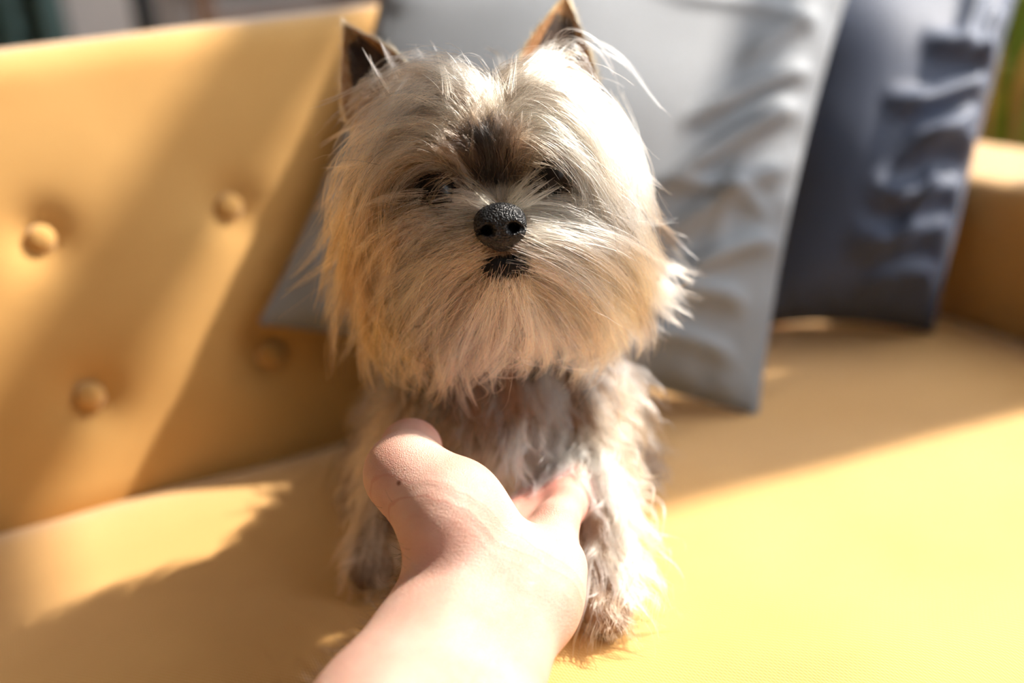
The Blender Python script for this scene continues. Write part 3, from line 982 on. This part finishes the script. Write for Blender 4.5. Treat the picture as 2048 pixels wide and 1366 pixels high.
# forehead, right
g('fr', BROWN, CREAM, 1, 1, 1024,330, 1040,272, 1072,240, 1130,246, 1190,295, 1240,370)
g('fr', BROWN, PALE, 1, 1, 1020,292, 1036,232, 1066,195, 1120,186, 1180,220, 1230,292, 1255,370)
g('fr', TAUP, PALE, 1, 1, 1016,252, 1032,197, 1060,166, 1110,157, 1160,178, 1200,225)
g('fr', TAUP, PALE, 1, 1, 1010,224, 1020,178, 1040,150, 1085,142, 1130,152)
g('fr', BROWN, CREAM, 1, 1, 1042,330, 1076,284, 1122,270, 1180,304, 1230,380, 1260,470)
g('fr', TAN, CREAM, 1, 1, 1062,325, 1096,298, 1142,304, 1195,352, 1240,440, 1265,530)
g('fr', TAN, PALE, 1, 1, 1086,318, 1122,312, 1162,342, 1206,412, 1236,500, 1250,590)
g('fr', TAN, PALE, 1, 1, 1110,318, 1150,325, 1190,370, 1222,450, 1242,540, 1252,620)
# dark stripe between the eyes, swept up
g('dk', INK, INK, 5.0, 1, 985,352, 980,305, 976,260, 972,225)
g('dk', INK, INK, 5.0, 1, 1003,350, 1006,300, 1010,250, 1012,215)
g('dk', INK, INK, 3.6, 1, 962,352, 948,305, 932,265, 912,238)
g('dk', INK, TAUP, 1.4, 1, 1022,345, 1034,302, 1050,268, 1074,244)
g('dk', INK, TAUP, 1.4, 1, 940,356, 918,318, 890,290, 858,275)
g('dk', INK, TAUP, 1.2, 1, 975,300, 968,255, 960,215, 950,180)
g('dk', BROWN, CREAM, 1.2, 1, 992,280, 990,235, 988,195, 986,165)
# bridge of the nose, fanning up and out over the eyes
g('br', TAUP, CREAM, 2.0, .5, 995,408, 980,378, 960,350, 938,330)
g('br', TAUP, CREAM, 2.0, .6, 986,410, 962,384, 928,364, 890,357)
g('br', TAN, PALE, 2.0, .6, 980,414, 945,398, 908,386, 866,390)
g('br', DARK, TAUP, 2.0, .5, 1003,406, 1002,372, 1000,338, 998,310)
g('br', TAUP, TAN, 2.0, .5, 1014,406, 1024,372, 1035,345, 1050,324)
g('br', TAN, TAN, 2.0, .6, 1022,410, 1046,380, 1074,358, 1108,346)
g('br', TAN, CREAM, 2.0, .6, 1026,413, 1060,394, 1092,378, 1118,362)
g('br', TAN, PALE, 2.0, .7, 974,420, 930,414, 884,412, 838,424)
g('br', TAN, PALE, 2.0, .7, 1034,416, 1080,408, 1130,408, 1180,424)
# brows falling over the outer corners of the eyes
g('bl', DARK, BROWN, .14, .75, 925,344, 893,356, 858,372, 822,402, 800,440)
g('bl', DARK, BROWN, .14, .75, 905,338, 872,350, 838,368, 800,405, 778,450)
g('bl', DARK, BROWN, .14, .75, 885,335, 850,345, 815,366, 785,405, 765,460)
g('bq', DARK, BROWN, .14, .75, 1052,326, 1085,330, 1116,346, 1145,376, 1165,410)
g('bq', DARK, BROWN, .14, .75, 1072,316, 1105,318, 1138,338, 1166,378, 1184,420)
g('bq', DARK, BROWN, .14, .75, 1040,335, 1066,345, 1094,362, 1118,388)
# cheeks under the eyes; right one lighter, sunlight put into the hair colour
g('cl', BROWN, TAN, 1, 1, 880,412, 830,418, 782,444, 745,502, 728,580)
g('cl', DARK, TAN, 1, 1, 862,402, 802,404, 748,444, 718,522, 706,620)
g('cl', DARK, AMBER, 1, 1, 848,385, 790,376, 732,412, 704,500, 702,600, 716,680)
g('cl', BROWN, TAUP, 1, 1, 870,425, 820,440, 780,480, 755,550, 745,640)
g('cr', PEACH, MILK, 1, 1, 1112,402, 1162,408, 1210,452, 1246,522, 1266,600)
g('cr', PEACH, MILK, 1, 1, 1122,382, 1176,384, 1226,432, 1260,512, 1285,590)
g('cr', PEACH, MILK, 1, 1, 1125,365, 1180,362, 1232,410, 1265,490, 1290,570)
# moustache
g('ml', PEACH, MILK, 1.1, .9, 955,424, 900,418, 842,432, 792,472, 758,530)
g('ml', PEACH, MILK, 1.1, 1, 946,442, 890,444, 832,472, 784,532, 758,600)
g('ml', PEACH, MILK, 1.1, 1, 943,466, 882,478, 822,518, 778,582, 752,660)
g('ml', PEACH, MILK, 1.1, 1, 946,490, 892,512, 838,556, 792,622, 768,690)
g('ml', TAN, CREAM, 1.1, 1, 954,508, 906,546, 856,602, 818,672, 794,742)
g('mr', PEACH, MILK, 1.1, .9, 1050,424, 1110,420, 1170,434, 1230,468, 1280,520)
g('mr', PEACH, MILK, 1.1, 1, 1056,442, 1112,444, 1180,464, 1240,502, 1290,560, 1325,612)
g('mr', PEACH, MILK, 1.1, 1, 1058,466, 1120,472, 1190,502, 1250,552, 1296,610, 1325,655)
g('mr', PEACH, MILK, 1.1, 1, 1056,490, 1116,508, 1180,548, 1235,606, 1270,670)
g('mr', PEACH, MILK, 1.1, 1, 1050,508, 1106,542, 1166,592, 1210,652, 1235,706)
# short fur round the nose and upper lip
for q in range(9):
    x0 = 952 + q * 12.5; fan = (q - 4) / 4
    g('nu', DARK, BROWN if q % 3 else TAN, .8, .12, x0, 474 + 10 * (1 - abs(fan)), x0 + fan * 8, 490 + 6 * (1 - abs(fan)), x0 + fan * 14, 501 + 4 * (1 - abs(fan)))
g('nu', DARK, TAUP, .8, .2, 952,470, 938,484, 922,504)
g('nu', DARK, TAUP, .8, .2, 1052,462, 1066,476, 1080,496)
# beard
g('bd', PEACH, MILK, 1.2, 1, 975,562, 932,604, 888,664, 854,722, 835,772)
g('bd', PEACH, MILK, 1.2, 1, 986,566, 956,622, 928,682, 908,742, 892,786)
g('bd', PEACH, MILK, 1.2, 1, 1000,569, 985,622, 966,682, 952,732, 945,768)
g('bd', PEACH, MILK, 1.0, 1, 1015,570, 1014,622, 1004,674, 984,712, 962,728)
g('bd', PEACH, MILK, 1.0, 1, 1030,568, 1046,622, 1054,682, 1040,722, 1002,738)
g('bd', PEACH, MILK, 1.2, 1, 1046,565, 1080,616, 1108,672, 1116,722)
g('bd', PEACH, MILK, 1.2, 1, 1056,560, 1110,602, 1160,654, 1188,702, 1182,736)
g('bd', PEACH, MILK, 1.2, 1, 1054,545, 1122,577, 1186,622, 1230,682, 1240,722)
g('bd', TAN, CREAM, 1.2, 1, 966,547, 902,574, 844,624, 804,692, 784,752)
g('bd', TAN, CREAM, 1.2, 1, 960,532, 892,553, 828,598, 780,662, 758,722)
# side manes
g('sl', TAUP, CREAM, .9, 1, 775,255, 735,345, 712,440, 700,520)
g('sl', BROWN, TAN, .9, 1, 785,300, 748,400, 728,500, 722,600, 732,682)
g('sl', BROWN, TAN, .9, 1, 782,350, 752,452, 738,562, 744,662, 775,742)
g('sl', BROWN, TAN, .9, 1, 785,420, 754,522, 748,622, 770,712, 808,772)
g('sl', BROWN, AMBER, .9, 1, 805,500, 780,602, 788,692, 828,770)
g('sr', TAN, PALE, .9, 1, 1195,225, 1245,300, 1272,390, 1288,480)
g('sr', TAN, CREAM, .9, 1, 1195,300, 1243,390, 1273,490, 1298,580)
g('sr', TAN, CREAM, .9, 1, 1205,380, 1254,480, 1296,572, 1342,642)
g('sr', AMBER, CREAM, .9, 1, 1205,450, 1262,542, 1308,622, 1326,672)
g('sr', AMBER, CREAM, .9, 1, 1195,500, 1248,592, 1280,662, 1284,692)
g('sr', AMBER, CREAM, .9, 1, 1175,560, 1216,642, 1230,702, 1202,738)

NP = 14
groups = {}
for gi in G: groups.setdefault(gi[0], []).append(gi)
def build_head():
    S_all, C_all, R_all = [], [], []
    for name, gl in groups.items():
        roots = np.array([q[5][0] for q in gl]); sh = np.array([resample(q[5], NP) - q[5][0] for q in gl])
        lens = np.array([np.linalg.norm(np.diff(q[5], axis=0), axis=1).sum() for q in gl])
        cr = np.array([q[1] for q in gl]); ct = np.array([q[2] for q in gl]); lf = np.array([q[4] for q in gl])
        ncl = np.array([int(q[3] * (6 + 0.045 * L)) for q, L in zip(gl, lens)])
        if name in ('nu', 'll'): ncl = ncl * 2
        gi = np.repeat(np.arange(len(gl)), ncl); n = len(gi)
        jit = {'nu': 7, 'll': 6, 'br': 9, 'bl': 9, 'bq': 9, 'dk': 13, 'bd': 16, 'ml': 16, 'mr': 16}.get(name, 20)
        rt = roots[gi] + rng.normal(0, jit, (n, 2))
        for ex, ey, ea, eb in ((880, 386, 44, 30), (1102, 354, 38, 34), (1000, 447, 52, 44), (1010, 530, 50, 24)):
            if name in ('nu', 'll', 'br'): continue
            ok = ((rt[:, 0] - ex) / ea) ** 2 + ((rt[:, 1] - ey) / eb) ** 2 > 1
            rt, gi = rt[ok], gi[ok]
        n = len(gi)
        # blend the three nearest guides of the group
        d2 = ((rt[:, None] - roots[None]) ** 2).sum(-1) + 60
        w = 1 / d2 ** 1.3; k = min(3, len(gl))
        thr = np.sort(w, axis=1)[:, -k][:, None]; w = np.where(w >= thr, w, 0)
        w[np.arange(n), gi] *= 2.0
        w /= w.sum(1, keepdims=True)
        shp = np.einsum('ng,gpk->npk', w, sh); c0 = w @ cr; c1 = w @ ct; lift = w @ lf
        scl = rng.uniform(.88, 1.12, n) if name in ('bd', 'ml', 'mr') else rng.uniform(.82, 1.05, n); shp = shp * scl[:, None, None]
        t = np.linspace(0, 1, NP)
        # gentle individual swing and wave per lock
        an = rng.normal(0, .22, n)[:, None] * t[None] ** 1.2
        ca, sa = np.cos(an), np.sin(an)
        shp = np.stack([shp[..., 0] * ca - shp[..., 1] * sa, shp[..., 0] * sa + shp[..., 1] * ca], -1)
        L = np.linalg.norm(shp[:, -1], axis=1)
        ph = rng.uniform(0, 6.28, n); fq = rng.uniform(3, 6.5, n); amp = rng.normal(0, .048, n) * L
        perp = np.stack([-shp[:, -1, 1], shp[:, -1, 0]], -1) / (L[:, None] + 1e-6)
        shp += perp[:, None] * (amp[:, None] * np.sin(fq[:, None] * t[None] + ph[:, None]) * t[None])[..., None]
        pix = rt[:, None] + shp
        rd, _ = march(body, rt[:, 0], rt[:, 1])
        ed = env_depth(pix[..., 0], pix[..., 1])
        lay = rng.uniform(-.002, .010, n)[:, None] - (.004 if name == 'dk' else 0)
        wt = (1 - (1 - t) ** 2.0)[None]
        short = (lift < .7)[:, None]
        dep_long = rd[:, None] + (ed + lay - rd[:, None]) * wt * np.minimum(1, lift)[:, None]
        dsk, _ = march(body, pix[..., 0].ravel(), pix[..., 1].ravel(), steps=30)
        dsk = dsk.reshape(pix.shape[:2])
        dep_short = dsk - (.0006 + .004 * lift[:, None] * np.sin(np.pi * np.minimum(t[None] * .8, 1)))
        dep = np.where(short, dep_short, dep_long)
        dep[:, 0] = rd
        cen = at(pix[..., 0], pix[..., 1], dep)
        nch = {'nu': 5, 'll': 6, 'br': 10, 'dk': 16}.get(name, 36)
        spread = {'nu': .0009, 'll': .0009, 'br': .0013, 'dk': .0017}.get(name, .0034)
        off = rng.normal(0, spread, (n, nch, 3))
        cl = rng.uniform(.72, .98, (n, 1)) * np.ones((n, nch))
        cl = np.where(rng.random((n, nch)) < .08, -.5, cl)          # loose hairs
        prof = 1 - cl[..., None] * t[None, None] ** .8
        st = cen[:, None] + off[:, :, None, :] * prof[..., None]
        ls = rng.uniform(.72, 1.0, (n, nch))
        # shorten by resampling along the strand
        pos = ls[..., None] * np.linspace(0, NP - 1, NP)[None, None]
        i0 = np.minimum(pos.astype(int), NP - 2); fr = (pos - i0)[..., None]
        st = np.take_along_axis(st, i0[..., None], 2) * (1 - fr) + np.take_along_axis(st, i0[..., None] + 1, 2) * fr
        st = st + rng.normal(0, .00025, st.shape) * t[None, None, :, None]
        b_ = np.clip(rng.normal(1, .34, (n, 1, 1, 1)), .30, 1.4) * rng.normal(1, .10, (n, nch, 1, 1))
        tc = np.clip(t / .7, 0, 1) ** .8
        col = (c0[:, None, None] * (1 - tc)[None, None, :, None] + c1[:, None, None] * tc[None, None, :, None]) * b_
        if name in ('cl', 'sl', 'fl', 'ml', 'bd', 'fr', 'sr', 'cr'):
            dl = (rng.random(n) < {'cl': .40, 'sl': .32, 'fl': .28, 'ml': .16, 'bd': .10}.get(name, .10))[:, None, None, None]  # more dark locks on the left, that side's shade put into the colour
            col = np.where(dl, col * np.array([.42, .38, .36]), col)
        dk = rng.random((n, nch)) < .03
        col = np.where(dk[..., None, None], np.array(DARK) * 1.0, col)
        S_all.append(st.reshape(-1, NP, 3)); C_all.append(np.clip(col, .01, .95).reshape(-1, NP, 3))
        R_all.append(np.full(n * nch, .7 if name in ('nu', 'br') else 1.0))
    return np.concatenate(S_all), np.concatenate(C_all), np.concatenate(R_all)
S, C, R = build_head()
print('head strands', len(S))
hair_obj('face_hair', S, C, .00010, .000035, FUR, dog, R)

# ---- stray wisps that stand off the head
def wisps():
    Wl = [(PALE, 915,175, 865,140, 805,140, 750,165, 700,215), (PALE, 905,205, 850,172, 790,180, 735,215, 700,270), (CREAM, 890,220, 830,195, 765,210, 715,255, 690,320), (PALE, 900,160, 850,130, 790,120, 745,140, 715,190),
          (CREAM, 880,270, 815,255, 750,265, 695,300, 655,350), (PALE, 860,290, 790,285, 725,315, 690,365), (PALE, 1050,150, 1110,118, 1160,130, 1195,170), (PALE, 1060,135, 1110,95, 1165,105, 1200,150, 1215,200), (CREAM, 780,180, 750,130, 735,95), (CREAM, 800,160, 775,115, 760,85),
          (CREAM, 1050,155, 1075,110, 1095,75), (TAN, 1075,150, 1110,115, 1150,100, 1178,105),
          (PALE, 905,150, 860,125, 800,132, 730,162, 665,192, 618,206), (PALE, 880,190, 820,166, 742,186, 680,222, 628,275),
          (CREAM, 872,250, 792,236, 722,252, 665,282, 640,300), (CREAM, 897,200, 888,160, 876,122, 858,80), (CREAM, 902,190, 896,160, 884,130, 880,108),
          (CREAM, 990,190, 985,160, 974,128), (CREAM, 1016,185, 1016,150, 1012,110), (CREAM, 1000,190, 994,160, 978,118),
          (PALE, 1070,150, 1120,70, 1180,80, 1220,120, 1250,175), (PALE, 1080,160, 1130,120, 1160,118, 1180,150), (PALE, 1100,180, 1170,180, 1230,235, 1250,300),
          (PALE, 1120,185, 1190,195, 1240,255, 1275,300, 1300,400), (CREAM, 1140,200, 1215,225, 1275,280, 1302,350, 1300,405), (PALE, 1085,140, 1150,80, 1230,110, 1290,190, 1318,222),
          (CREAM, 700,330, 660,360, 640,430), (TAN, 700,300, 668,380, 660,450, 668,480), (CREAM, 720,260, 680,300, 652,350), (CREAM, 1250,560, 1300,590, 1345,590),
          (PALE, 1230,500, 1290,540, 1335,580, 1350,640), (CREAM, 1230,520, 1290,570, 1330,620, 1345,670), (PALE, 740,320, 690,330, 640,335),
          (CREAM, 1010,640, 975,690, 985,735, 1040,735, 1080,700), (CREAM, 1050,640, 1060,700, 1030,735, 960,742), (CREAM, 1100,680, 1120,725, 1170,735, 1200,728),
          (CREAM, 870,700, 880,750, 860,785), (CREAM, 950,700, 965,750, 990,780, 950,800), (CREAM, 1020,700, 1060,730, 1100,745), (CREAM, 900,690, 905,750, 880,790),
          (CREAM, 780,740, 800,770, 830,790), (TAN, 830,700, 840,760, 832,800)]
    tufts = [(CREAM, 978,408, 940,388, 888,364), (MILK, 972,413, 925,399, 868,396), (MILK, 965,410, 912,394, 862,404), (CREAM, 970,416, 915,408, 850,418), (TAN, 982,404, 950,378, 915,356), (BROWN, 905,348, 872,362, 842,388),
             (PEACH, 1028,406, 1062,378, 1104,354), (PEACH, 1034,411, 1074,386, 1116,366), (TAN, 1022,402, 1048,372, 1080,346), (CREAM, 1036,414, 1082,398, 1128,386), (BROWN, 1070,322, 1102,330, 1130,350)]
    for tf in tufts:
        Wl += [tf, tf]
    SS, CC = [], []
    for wsp in Wl:
        c = np.array(wsp[0]); P = resample(np.array(wsp[1:], float).reshape(-1, 2), NP)
        for cl in range(2):
            q = P + rng.normal(0, 5, 2) + np.linspace(0, 1, NP)[:, None] ** 1.5 * rng.normal(0, 12, 2)
            d = env_depth(q[:, 0], q[:, 1]) + rng.uniform(-.004, .004)
            cen = at(q[:, 0], q[:, 1], d)
            for k in range(7):
                o = rng.normal(0, .0013, 3); t = np.linspace(0, 1, NP)[:, None]
                m = rng.uniform(.75, 1); j = np.linspace(0, m * (NP - 1), NP); i = np.minimum(j.astype(int), NP - 2); f = (j - i)[:, None]
                s_ = (cen[i] * (1 - f) + cen[i + 1] * f) + o * (1 - .85 * t)
                SS.append(s_); CC.append(np.broadcast_to(np.clip(c * rng.normal(1, .1), 0, .95), (NP, 3)))
    # dark whiskers
    for wk in ((862,510, 800,540, 775,600), (905,480, 890,510, 880,525), (820,560, 760,620, 750,690), (830,640, 790,700, 782,760), (1085,475, 1130,468, 1170,480), (1230,430, 1270,440, 1288,438),
               (1000,600, 1010,640, 1040,665), (760,330, 700,320, 640,332), (950,525, 890,545, 800,565), (905,545, 900,570, 910,590), (1120,440, 1170,432, 1200,420)):
        q = resample(np.array(wk, float).reshape(-1, 2), NP); cen = at(q[:, 0], q[:, 1], env_depth(q[:, 0], q[:, 1]) - .003)
        SS.append(cen); CC.append(np.broadcast_to(np.array((.02, .015, .012)), (NP, 3)))
    hair_obj('stray_hair', np.array(SS), np.array(CC), .00008, .00003, FUR, dog)
wisps()

# ---- coat on the body and the back of the head: grown over the surface, kept outside skin and hand
tri = BV[BF]
cen_f = tri.mean(1)
area = np.linalg.norm(np.cross(tri[:, 2] - tri[:, 0], tri[:, 3] - tri[:, 1]), axis=1)
def nrm(v): return v / (np.linalg.norm(v, axis=-1, keepdims=True) + 1e-9)
def sample_roots(n, keep):
    m = keep(cen_f); p = area * m; p = p / p.sum()
    f = rng.choice(len(area), n, p=p)
    a, b_ = rng.random(n)[:, None], rng.random(n)[:, None]
    q = tri[f]
    P = (q[:, 0] * (1 - a) + q[:, 1] * a) * (1 - b_) + (q[:, 3] * (1 - a) + q[:, 2] * a) * b_
    return P, body.normal(P)
def grow(P, Nn, flow, length, p, lift=.5, grav=.25, curl=.0, coll=True):
    n = len(P); S = np.zeros((n, p, 3)); S[:, 0] = P - Nn * .0008
    d = nrm(Nn * lift + flow)
    st = (length / (p - 1))[:, None]
    a1 = nrm(np.cross(d, rng.normal(0, 1, (n, 3)))); a2 = np.cross(d, a1)
    ph = rng.uniform(0, 6.28, n); fq = rng.uniform(1.0, 2.0, n)
    cu_ = curl * rng.uniform(.2, 1.6, n)
    for k in range(1, p):
        t = k / (p - 1)
        w = 2 * math.pi * fq * t + ph
        dd = nrm(d + (a1 * np.cos(w)[:, None] + a2 * np.sin(w)[:, None]) * (cu_ * t)[:, None] * 2.2)
        d = nrm(d + np.array([0, 0, -grav * t]) )
        q = S[:, k - 1] + dd * st
        if coll:
            for fld, mg in ((body, .0012), (arm, .0010)):
                s = fld(q); m = s < mg
                if m.any():
                    g_ = fld.normal(q[m]); q[m] += g_ * (mg - s[m])[:, None]
            q[:, 2] = np.maximum(q[:, 2], .0015)
        S[:, k] = q
    return S
def clumped(P, Nn, flow, length, p, nc, spread, clump, **kw):
    """P roots of lock centres; nc hairs per lock"""
    cen = grow(P, Nn, flow, length, p, **kw)
    n = len(P); t = np.linspace(0, 1, p)
    off = rng.normal(0, spread, (n, nc, 3)); off -= (off * Nn[:, None]).sum(-1, keepdims=True) * Nn[:, None] * .7
    cl = clump * rng.uniform(.4, 1.1, (n, 1)) * np.ones((n, nc)); cl = np.where(rng.random((n, nc)) < .12, -.4, cl)
    st = cen[:, None] + off[:, :, None] * (1 - np.minimum(cl, .97)[..., None] * t ** .8)[..., None]
    ls = rng.uniform(.65, 1, (n, nc)); pos = ls[..., None] * np.arange(p)
    i0 = np.minimum(pos.astype(int), p - 2); fr = (pos - i0)[..., None]
    st = np.take_along_axis(st, i0[..., None], 2) * (1 - fr) + np.take_along_axis(st, i0[..., None] + 1, 2) * fr
    return st
def colour(c0, c1, n, nc, p, ramp=.6):
    t = np.clip(np.linspace(0, 1, p) / ramp, 0, 1)[None, None, :, None]
    b_ = rng.normal(1, .18, (n, 1, 1, 1)) * rng.normal(1, .08, (n, nc, 1, 1))
    return np.clip((c0[:, None, None] * (1 - t) + c1[:, None, None] * t) * b_, .008, .95).reshape(-1, p, 3)
HEADC = np.array([-.003, .500, .195])
def is_head(P): return ((P - HEADC) ** 2).sum(-1) < .080 ** 2 * np.where(P[..., 2] > .17, 1, .5)
tocam = lambda P: nrm(CAM_O - P)
# torso, neck and legs
P, Nn = sample_roots(3300, lambda q: (~is_head(q)) * 1.0)
n = len(P)
side = np.stack([np.sign(P[:, 0] + .006) * .25, -.12 * np.ones(n), -np.ones(n)], -1)
flow = side - (side * Nn).sum(-1, keepdims=True) * Nn
flow = nrm(flow + rng.normal(0, .12, flow.shape)) * 1.1
leg = np.clip((.075 - P[:, 2]) / .03, 0, 1)
length = (.042 * (1 - leg) + .026 * leg) * rng.uniform(.7, 1.25, n)
length = np.where(P[:, 2] < .025, length * .55, length)
frontness = np.clip((.545 - P[:, 1]) / .05, 0, 1)
hi = np.clip((P[:, 2] - .085) / .02, 0, 1)  # dark upper chest: dark coat plus neck shadow put into the colour
dark = np.clip(hi * 1.0 + (1 - frontness) * .7, 0, 1)[:, None]
nzv = rng.random((n, 1))
dark = np.clip(dark + (nzv - .5) * .5, 0, 1)
ctr = (np.exp(-((P[:, 0] + .003) / .03) ** 2) * np.clip((P[:, 2] - .03) / .02, 0, 1))[:, None]
c0 = dark * np.array([.030, .026, .023]) + (1 - dark) * (np.array([.50, .32, .18]) * (1 - ctr) + np.array([.18, .10, .06]) * ctr)
ctr = (np.exp(-((P[:, 0] + .003) / .028) ** 2) * np.clip((P[:, 2] - .035) / .02, 0, 1))[:, None] * .75
c1 = dark * np.array([.085, .077, .072]) + (1 - dark) * ((1 - ctr) * np.array([.68, .47, .29]) + ctr * np.array([.36, .22, .14]))
p = 11
Sb = clumped(P, Nn, flow, length, p, 13, .0024, .8, lift=.45, grav=.20, curl=.30)
hair_obj('body_hair', Sb.reshape(-1, p, 3), colour(c0, c1, n, 13, p), .00011, .00004, FUR, dog)
# pale wavy locks on the chest, hanging over the hand
CH = [(1030,830), (1060,850), (1085,840), (1110,860), (1140,850), (1165,870), (1190,880), (1010,860), (985,870), (960,880), (935,880), (1050,880), (1090,890), (1130,900), (1000,900), (1075,870), (1210,930), (1230,960), (1215,1000), (1180,930), (1225,1040), (1200,1080), (1230,1100), (905,870)]
px = np.repeat(np.array([c[0] for c in CH], float), 9); py = np.repeat(np.array([c[1] for c in CH], float), 9)
px += rng.normal(0, 12, len(px)); py += rng.normal(0, 14, len(py))
dd_, bb_ = march(body, px, py, d0=.40)
P = at(px, py, dd_); Nn = body.normal(P); n = len(P)
P = P - Nn * np.maximum(body(P), 0)[:, None]
flow = np.stack([rng.normal(.05, .25, n), -.35 * np.ones(n), -np.ones(n)], -1)
length = rng.uniform(.034, .062, n)
Sc = clumped(P, Nn, flow, length, 16, 14, .0019, 1.05, lift=.85, grav=.14, curl=.50)
w = rng.random((n, 1))
c0 = w * np.array([.62, .40, .25]) + (1 - w) * np.array([.40, .24, .14]); c1 = w * np.array([.90, .76, .62]) + (1 - w) * np.array(MILK)
hair_obj('chest_hair', Sc.reshape(-1, 16, 3), colour(c0, c1, n, 14, 16, .45), .00013, .00005, FUR, dog)
# back and sides of the head
P, Nn = sample_roots(900, lambda q: is_head(q) * ((nrm(q - HEADC) * tocam(q)).sum(-1) < .45) * 1.0)
n = len(P)
fl_ = np.stack([np.sign(P[:, 0]) * .5, .35 * np.ones(n), -.9 * np.ones(n)], -1)
fl_ = fl_ - (fl_ * Nn).sum(-1, keepdims=True) * Nn
length = rng.uniform(.035, .055, n) * np.where(P[:, 2] < .175, .7, 1) * (1 - .78 * np.clip((P[:, 2] - .195) / .012, 0, 1) * np.clip((np.abs(P[:, 0] + .008) - .02) / .014, 0, 1))
Sh = clumped(P, Nn, nrm(fl_), length, 12, 14, .0026, .75, lift=.9, grav=.30, curl=.12)
w = rng.random((n, 1)); c0 = np.broadcast_to(np.array(BROWN), (n, 3)); c1 = w * np.array(CREAM) + (1 - w) * np.array(TAN)
low_ = (P[:, 2] < .178)[:, None]; c0 = np.where(low_, np.array(DARK), c0); c1 = np.where(low_, np.array([.10, .08, .07]), c1)  # below the chin: dark fur with the beard's shade coloured in
hair_obj('mane_hair', Sh.reshape(-1, 12, 3), colour(c0, c1, n, 14, 12), .00011, .00004, FUR, dog)
# short undercoat over the face so that no skin shows between the locks
P, Nn = sample_roots(5200, lambda q: is_head(q) * ((q - at(1005, 450, .45)) ** 2).sum(-1).__gt__(.0135 ** 2) * 1.0)
ek = ((P - at(1010, 528, .458)) ** 2).sum(-1) > .0155 ** 2
for ex, ey in ((876, 386), (1103, 352)):
    ek &= ((P - at(ex, ey, .4625)) ** 2).sum(-1) > .0115 ** 2
P, Nn = P[ek], Nn[ek]; n = len(P)
out_ = P - at(1000, 400, .462); out_ -= (out_ * Nn).sum(-1, keepdims=True) * Nn
Su = grow(P, Nn, nrm(out_) * 1.2 + rng.normal(0, .25, (n, 3)), rng.uniform(.006, .014, n) * np.clip(np.linalg.norm(P - at(1005, 490, .455), axis=1) / .040, .46, 1), 7, lift=.35, grav=.1, coll=False)
w = rng.random((n, 1, 1)); cc = np.clip(w * np.array(TAN) * .8 + (1 - w) * np.array(BROWN) * .7, 0, 1) * np.ones((n, 7, 3))
for ex, ey in ((880, 384), (1100, 354), (985, 330), (985, 290), (1000, 470), (1008, 520)):
    fe = np.clip((np.linalg.norm(P - at(ex, ey, .462), axis=1) - .012) / .010, 0, 1)[:, None, None]
    cc = cc * fe + np.array(DARK) * (1 - fe)
hair_obj('under_hair', Su, cc, .00012, .00004, FUR, dog)
# ears: short tan fur along the shells and rims
SS, CC = [], []
for P_ in EARS:
    for k in range(1500):
        rim = k % 3 == 0
        s = (rng.choice([0.0, 1.0]) + rng.normal(0, .02)) if rim else rng.random()
        s = min(1, max(0, s)); t = rng.random() * .97
        front = rng.random() < .5
        a = P_(s, t, -.001 if front else .0014); b_ = P_(min(1, max(0, s + (s - .5) * .10)), min(1, t + .06), -.001 if front else .0014)
        o = P_(s, t, -.01) - P_(s, t, 0); o /= np.linalg.norm(o); o = o if front else -o
        d = (b_ - a); d = d / (np.linalg.norm(d) + 1e-9) + o * .35 + rng.normal(0, .18, 3)
        if rim: d = d + (P_(s, t) - P_(.5, t)) * 12
        d /= np.linalg.norm(d); ln = rng.uniform(.004, .009)
        SS.append([a + d * ln * q + np.array([0, 0, -.0012]) * q * q for q in np.linspace(0, 1, 5)])
        ins = front and not rim and .2 < s < .8 and t < .72
        c = np.array((.045, .026, .018)) if ins else np.array(AMBER) * rng.uniform(.4, .8)
        CC.append(np.broadcast_to(np.clip(c, 0, .95), (5, 3)))
hair_obj('ear_hair', np.array(SS), np.array(CC), .00010, .00003, FUR, dog)

# short whiskery fur on the lower lip and the fringe of the upper lip
LV = lips_V[rng.choice(len(lips_V), 900)]
ln_ = lips.normal(LV); kf = (ln_ * tocam(LV)).sum(-1) > -.1; LV, ln_ = LV[kf], ln_[kf]; n = len(LV)
fan = np.stack([(LV[:, 0] - .001) * 55, np.zeros(n), np.zeros(n)], -1)
Sl = grow(LV, ln_, np.array([0, -.1, -1.0]) + fan + rng.normal(0, .3, (n, 3)), rng.uniform(.003, .0075, n), 6, lift=.45, grav=.2, coll=False)
tt = np.linspace(0, 1, 6)[None, :, None]; tipc = np.where(rng.random((n, 1, 1)) < .3, np.array(TAN), np.array(DARK))
hair_obj('lip_hair', Sl, np.array(INK) * (1 - tt) + tipc * tt, .00009, .00003, FUR, dog)
n = 420
ux = rng.uniform(948, 1064, n); uy = 500 - (ux - 1005) * .09 - 7 * np.abs((ux - 1005) / 58) ** 1.5 + rng.normal(0, 4, n) - 6
ud, _b = march(body, ux, uy)
UP_ = at(ux, uy, ud); un = body.normal(UP_)
fan = np.stack([(ux - 1005) / 58 * .7, -.35 * np.ones(n), -np.ones(n)], -1)
Su2 = grow(UP_, un, fan + rng.normal(0, .15, (n, 3)), rng.uniform(.003, .0062, n), 6, lift=.35, grav=.1, coll=False)
tipc = np.where(rng.random((n, 1, 1)) < .6, np.array(PEACH), np.array(BROWN))
hair_obj('lip_hair', Su2, np.array(DARK) * (1 - tt) + tipc * tt, .00009, .00003, FUR, dog)
